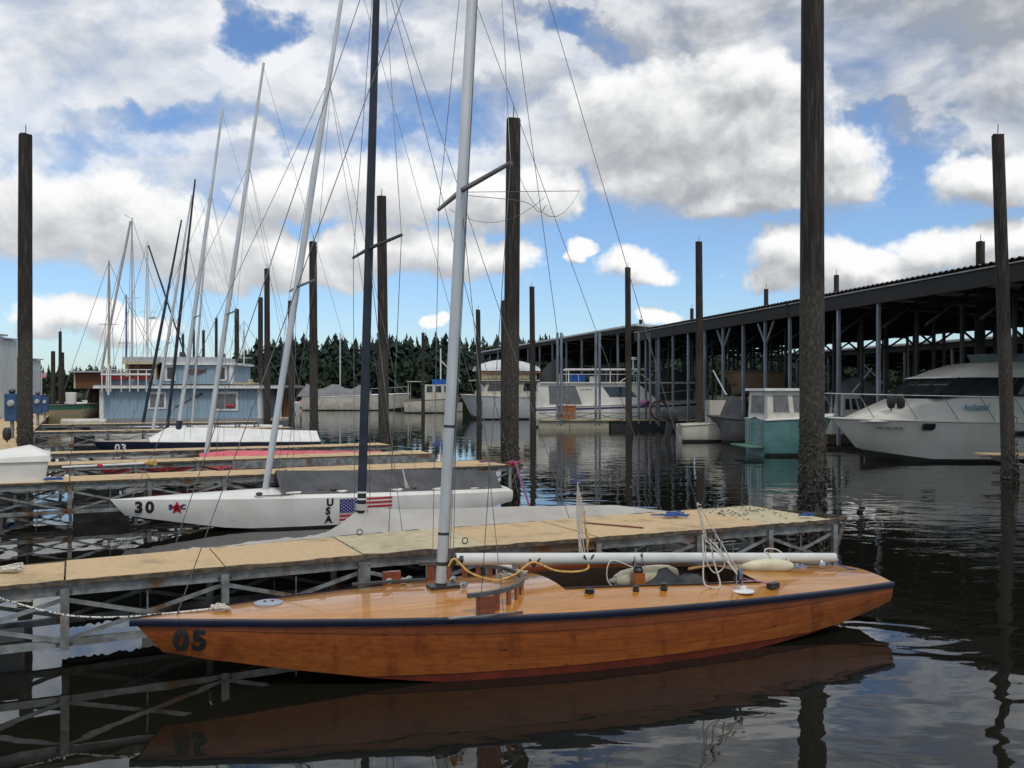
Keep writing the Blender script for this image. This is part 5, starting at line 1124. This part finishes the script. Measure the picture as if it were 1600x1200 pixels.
# brown cabin and green-topped hull left of it
bc = thing('floating_cabin', 'brown board cabin with a shaded porch left of the blue houseboat', 'cabin', (hx(138),62,0), 0)
def cbox(nm, px0, px1, py0, py1, y0, y1, m): 
    D = 62; X = lambda p: (p-800)/F*D; Z = lambda p: HC-(p-YH)/F*D
    return MB().hexa([(X(px0),y0,Z(py1)),(X(px1),y0,Z(py1)),(X(px1),y1,Z(py1)),(X(px0),y1,Z(py1))],[(X(px0),y0,Z(py0)),(X(px1),y0,Z(py0)),(X(px1),y1,Z(py0)),(X(px0),y1,Z(py0))]).build(nm, m, bc)
cbox('upper_wall', 116, 166, 582, 607, 62, 65, brown_siding); cbox('roof', 111, 168, 579.5, 582, 61.6, 65.4, MATS['pale_roof']); cbox('corner_trim', 116, 118.5, 582.1, 607, 61.93, 62, MATS['cream_trim'])
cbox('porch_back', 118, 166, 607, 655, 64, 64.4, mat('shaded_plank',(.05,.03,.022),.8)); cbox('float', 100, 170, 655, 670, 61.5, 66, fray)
cbox('door', 149, 155, 624, 650, 63.9, 64, mat('red_door',(.35,.06,.04),.6))
for i in range(5): MB().beam(((120+9*i-800)/F*62,63.5,.6),((126+9*i-800)/F*62,63.2,2.0),.1,.05).build('leaning_plank', brown_siding, bc)
gh = thing('old_hull', 'old tan boat hull with green top strake moored by the brown cabin', 'boat', P(160,660,58), R(178), 'boats moored across the basin'); gh.location.z = 0; WM[gh] = Matrix.Translation(gh.location) @ Matrix.Rotation(R(178),4,'Z')
power_hull(gh, 3.6, 2.0, 1.5, 1.35, mat('tan_hull_paint',(.30,.24,.14),.7), fray, stripe=(0,.55,mat('green_strake',(.015,.12,.09),.5)))
MB().lathe([(.3,0),(.33,.7),(.3,.72)], (2.0,0,1.45), 12).build('white_tub', white_paint, gh, True, world=False)
sc = thing('skiff', 'pale upturned skiff on the float in front of the tan hull', 'boat', P(130,662,54), 0); sc.location.z = 0; WM[sc] = Matrix.Translation(sc.location)
MB().loft([[Vector((-1.2+2.6*t, s*.55*math.sin(math.pi*(.2+.6*t))*c_, .2+.45*sn)) for s, c_, sn in ((-1,1,0),(-1,.8,.7),(-1,.3,1),(1,.3,1),(1,.8,.7),(1,1,0))] for t in (0,.25,.5,.75,1)], False, True).build('hull', old_white, sc, True, world=False)
# white boat houses at the left edge
metal_w = mat('white_metal_siding', (.52,.55,.55), .5, (.42,.45,.45), 1.2, (3,3,.4), dirt=(.3,.28,.25), dscale=.8, dlo=.55, dhi=.9)
for lb, pxr, d, yt, wd, dp in (('tall white metal boathouse at the left edge, nearest of three', 6, 46, 514, 5, 6),('white metal boathouse second from the left edge', 27, 60, 521, 6, 8),('low white boathouse just right of the crusted pile, farthest of three', 64, 78, 558, 5, 7)):
    xr = (pxr-800)/F*(d+dp); zt = HC+(YH-yt)/F*d
    r_ = thing('boathouse', lb, 'boathouse', (xr-wd/2,d,0), 0, 'white boathouses'); nb = 9
    for i in range(nb):
        a = xr-wd+wd*i/nb; MB().box((a+wd/nb/2, d, zt/2+.2), (wd/nb-.03, .06, zt-.4)).build('wall_panel', metal_w, r_)
    MB().hexa([(xr-wd,d+.05,.3),(xr-.02,d+.05,.3),(xr-.02,d+dp,.3),(xr-wd,d+dp,.3)],[(xr-wd,d+.05,zt-.05),(xr-.02,d+.05,zt-.05),(xr-.02,d+dp,zt-.05),(xr-wd,d+dp,zt-.05)]).build('shell', metal_w, r_)
    MB().box((xr-wd/2, d+dp/2, zt+.04), (wd+.3, dp+.3, .1)).build('roof', MATS['pale_roof'], r_); MB().box((xr-wd/2,d+dp/2,.1),(wd+.6,dp+.6,.4)).build('float', black_rubber, r_)
    MB().box((xr-1.1,d-.05,1.7),(.9,.05,2.0)).build('door', fascia_m, r_)
fg = thing('flag', 'small red and white flag by the farthest white boathouse', 'flag', P(66,600,70), 0)
MB().tube([P(65,630,70), P(65,580,70)], .03, 6).build('flagpole', white_paint, fg); MB().loft([[P(65+2*i,583+.6*math.sin(i*1.5),70),P(65+2*i,590.5+.8*math.sin(i*1.5),70)] for i in range(5)]).build('flag_cloth', mat('red_white_cloth',(.55,.08,.09),.8,(.6,.5,.5),3), fg)
# cruising yachts behind the houseboat: hulls hidden, masts and rigging in view
for lb, px, top, d, r_m, m_ in (('cruising yacht with the tallest grey mast behind the brown cabin', 206, 340, 76, .11, alu),('cruising yacht with a pale wooden mast behind the houseboat railing', 170, 407, 72, .12, mat('pale_spar_wood',(.42,.36,.29),.6)),
        ('cruising yacht with a white mast carrying radar behind the houseboat', 230, 378, 80, .12, white_paint),('cruising yacht with a short blue mast behind the houseboat', 197, 460, 84, .10, blue_b),('cruising yacht with a thin bare mast right of the houseboat', 381, 500, 88, .07, white_paint)):
    X = (px-800)/F*d; zt = HC+(YH-top)/F*d
    r_ = thing('cruising_yacht', lb, 'sailboat', (X-4,d,0), R(4), 'cruising yachts behind the houseboat')
    power_hull(r_, 9, 2.8, 1.4, 1.1, white_gel, white_gel, stem=1.2); cabin(r_, 2.6, 6.2, 1.8, 1.2, 1.8, white_gel, .5, .1, .1)
    MB().tube([(4,-.27,1.2),(4,-.27,zt*.5),(4,-.27,zt)], [r_m,r_m*.9,r_m*.55], 8).build('mast', m_, r_, True, world=False)
    for e in (-1,1): MB().tube([(4+e*.1,-.27+e*1.3,1.2),(4,-.27,zt-.2)], .016, 4).build('shroud', wire_m, r_, world=False)
    MB().tube([(.2,0,1.4),(4,-.27,zt-.1)], .018, 4).build('forestay', wire_m, r_, world=False); MB().tube([(8.9,0,1.2),(4,-.27,zt-.1)], .018, 4).build('backstay', wire_m, r_, world=False)
    MB().beam((3.3,-.27,zt*.6),(4.7,-.27,zt*.6),.04,.05).build('spreader', m_, r_, world=False)
    MB().tube([(4.1,-.27,2.2),(8.0,-.27,2.35)], .09, 8).build('boom', m_, r_, True, world=False)
    if top == 340: MB().tube([(1.2,-.5,1.6),(3.9,-.3,zt-.3)], .10, 6).build('furled_jib', canvas_g, r_, True, world=False); MB().tube([(3.8,-.27,zt),(3.4,-.27,zt+.25)], .02, 4).build('wind_vane', dark_steel, r_, world=False)
    if top == 378:
        MB().lathe([(.25,0),(.3,.12),(.25,.24)], (4.5,-.5,zt*.56), 10).build('radar_dome', white_paint, r_, True, world=False)
        MB().tube([(4.1,-.3,zt-.3),(8.6,-1,1.6)], .07, 6).build('furled_sail', navy, r_, True, world=False)
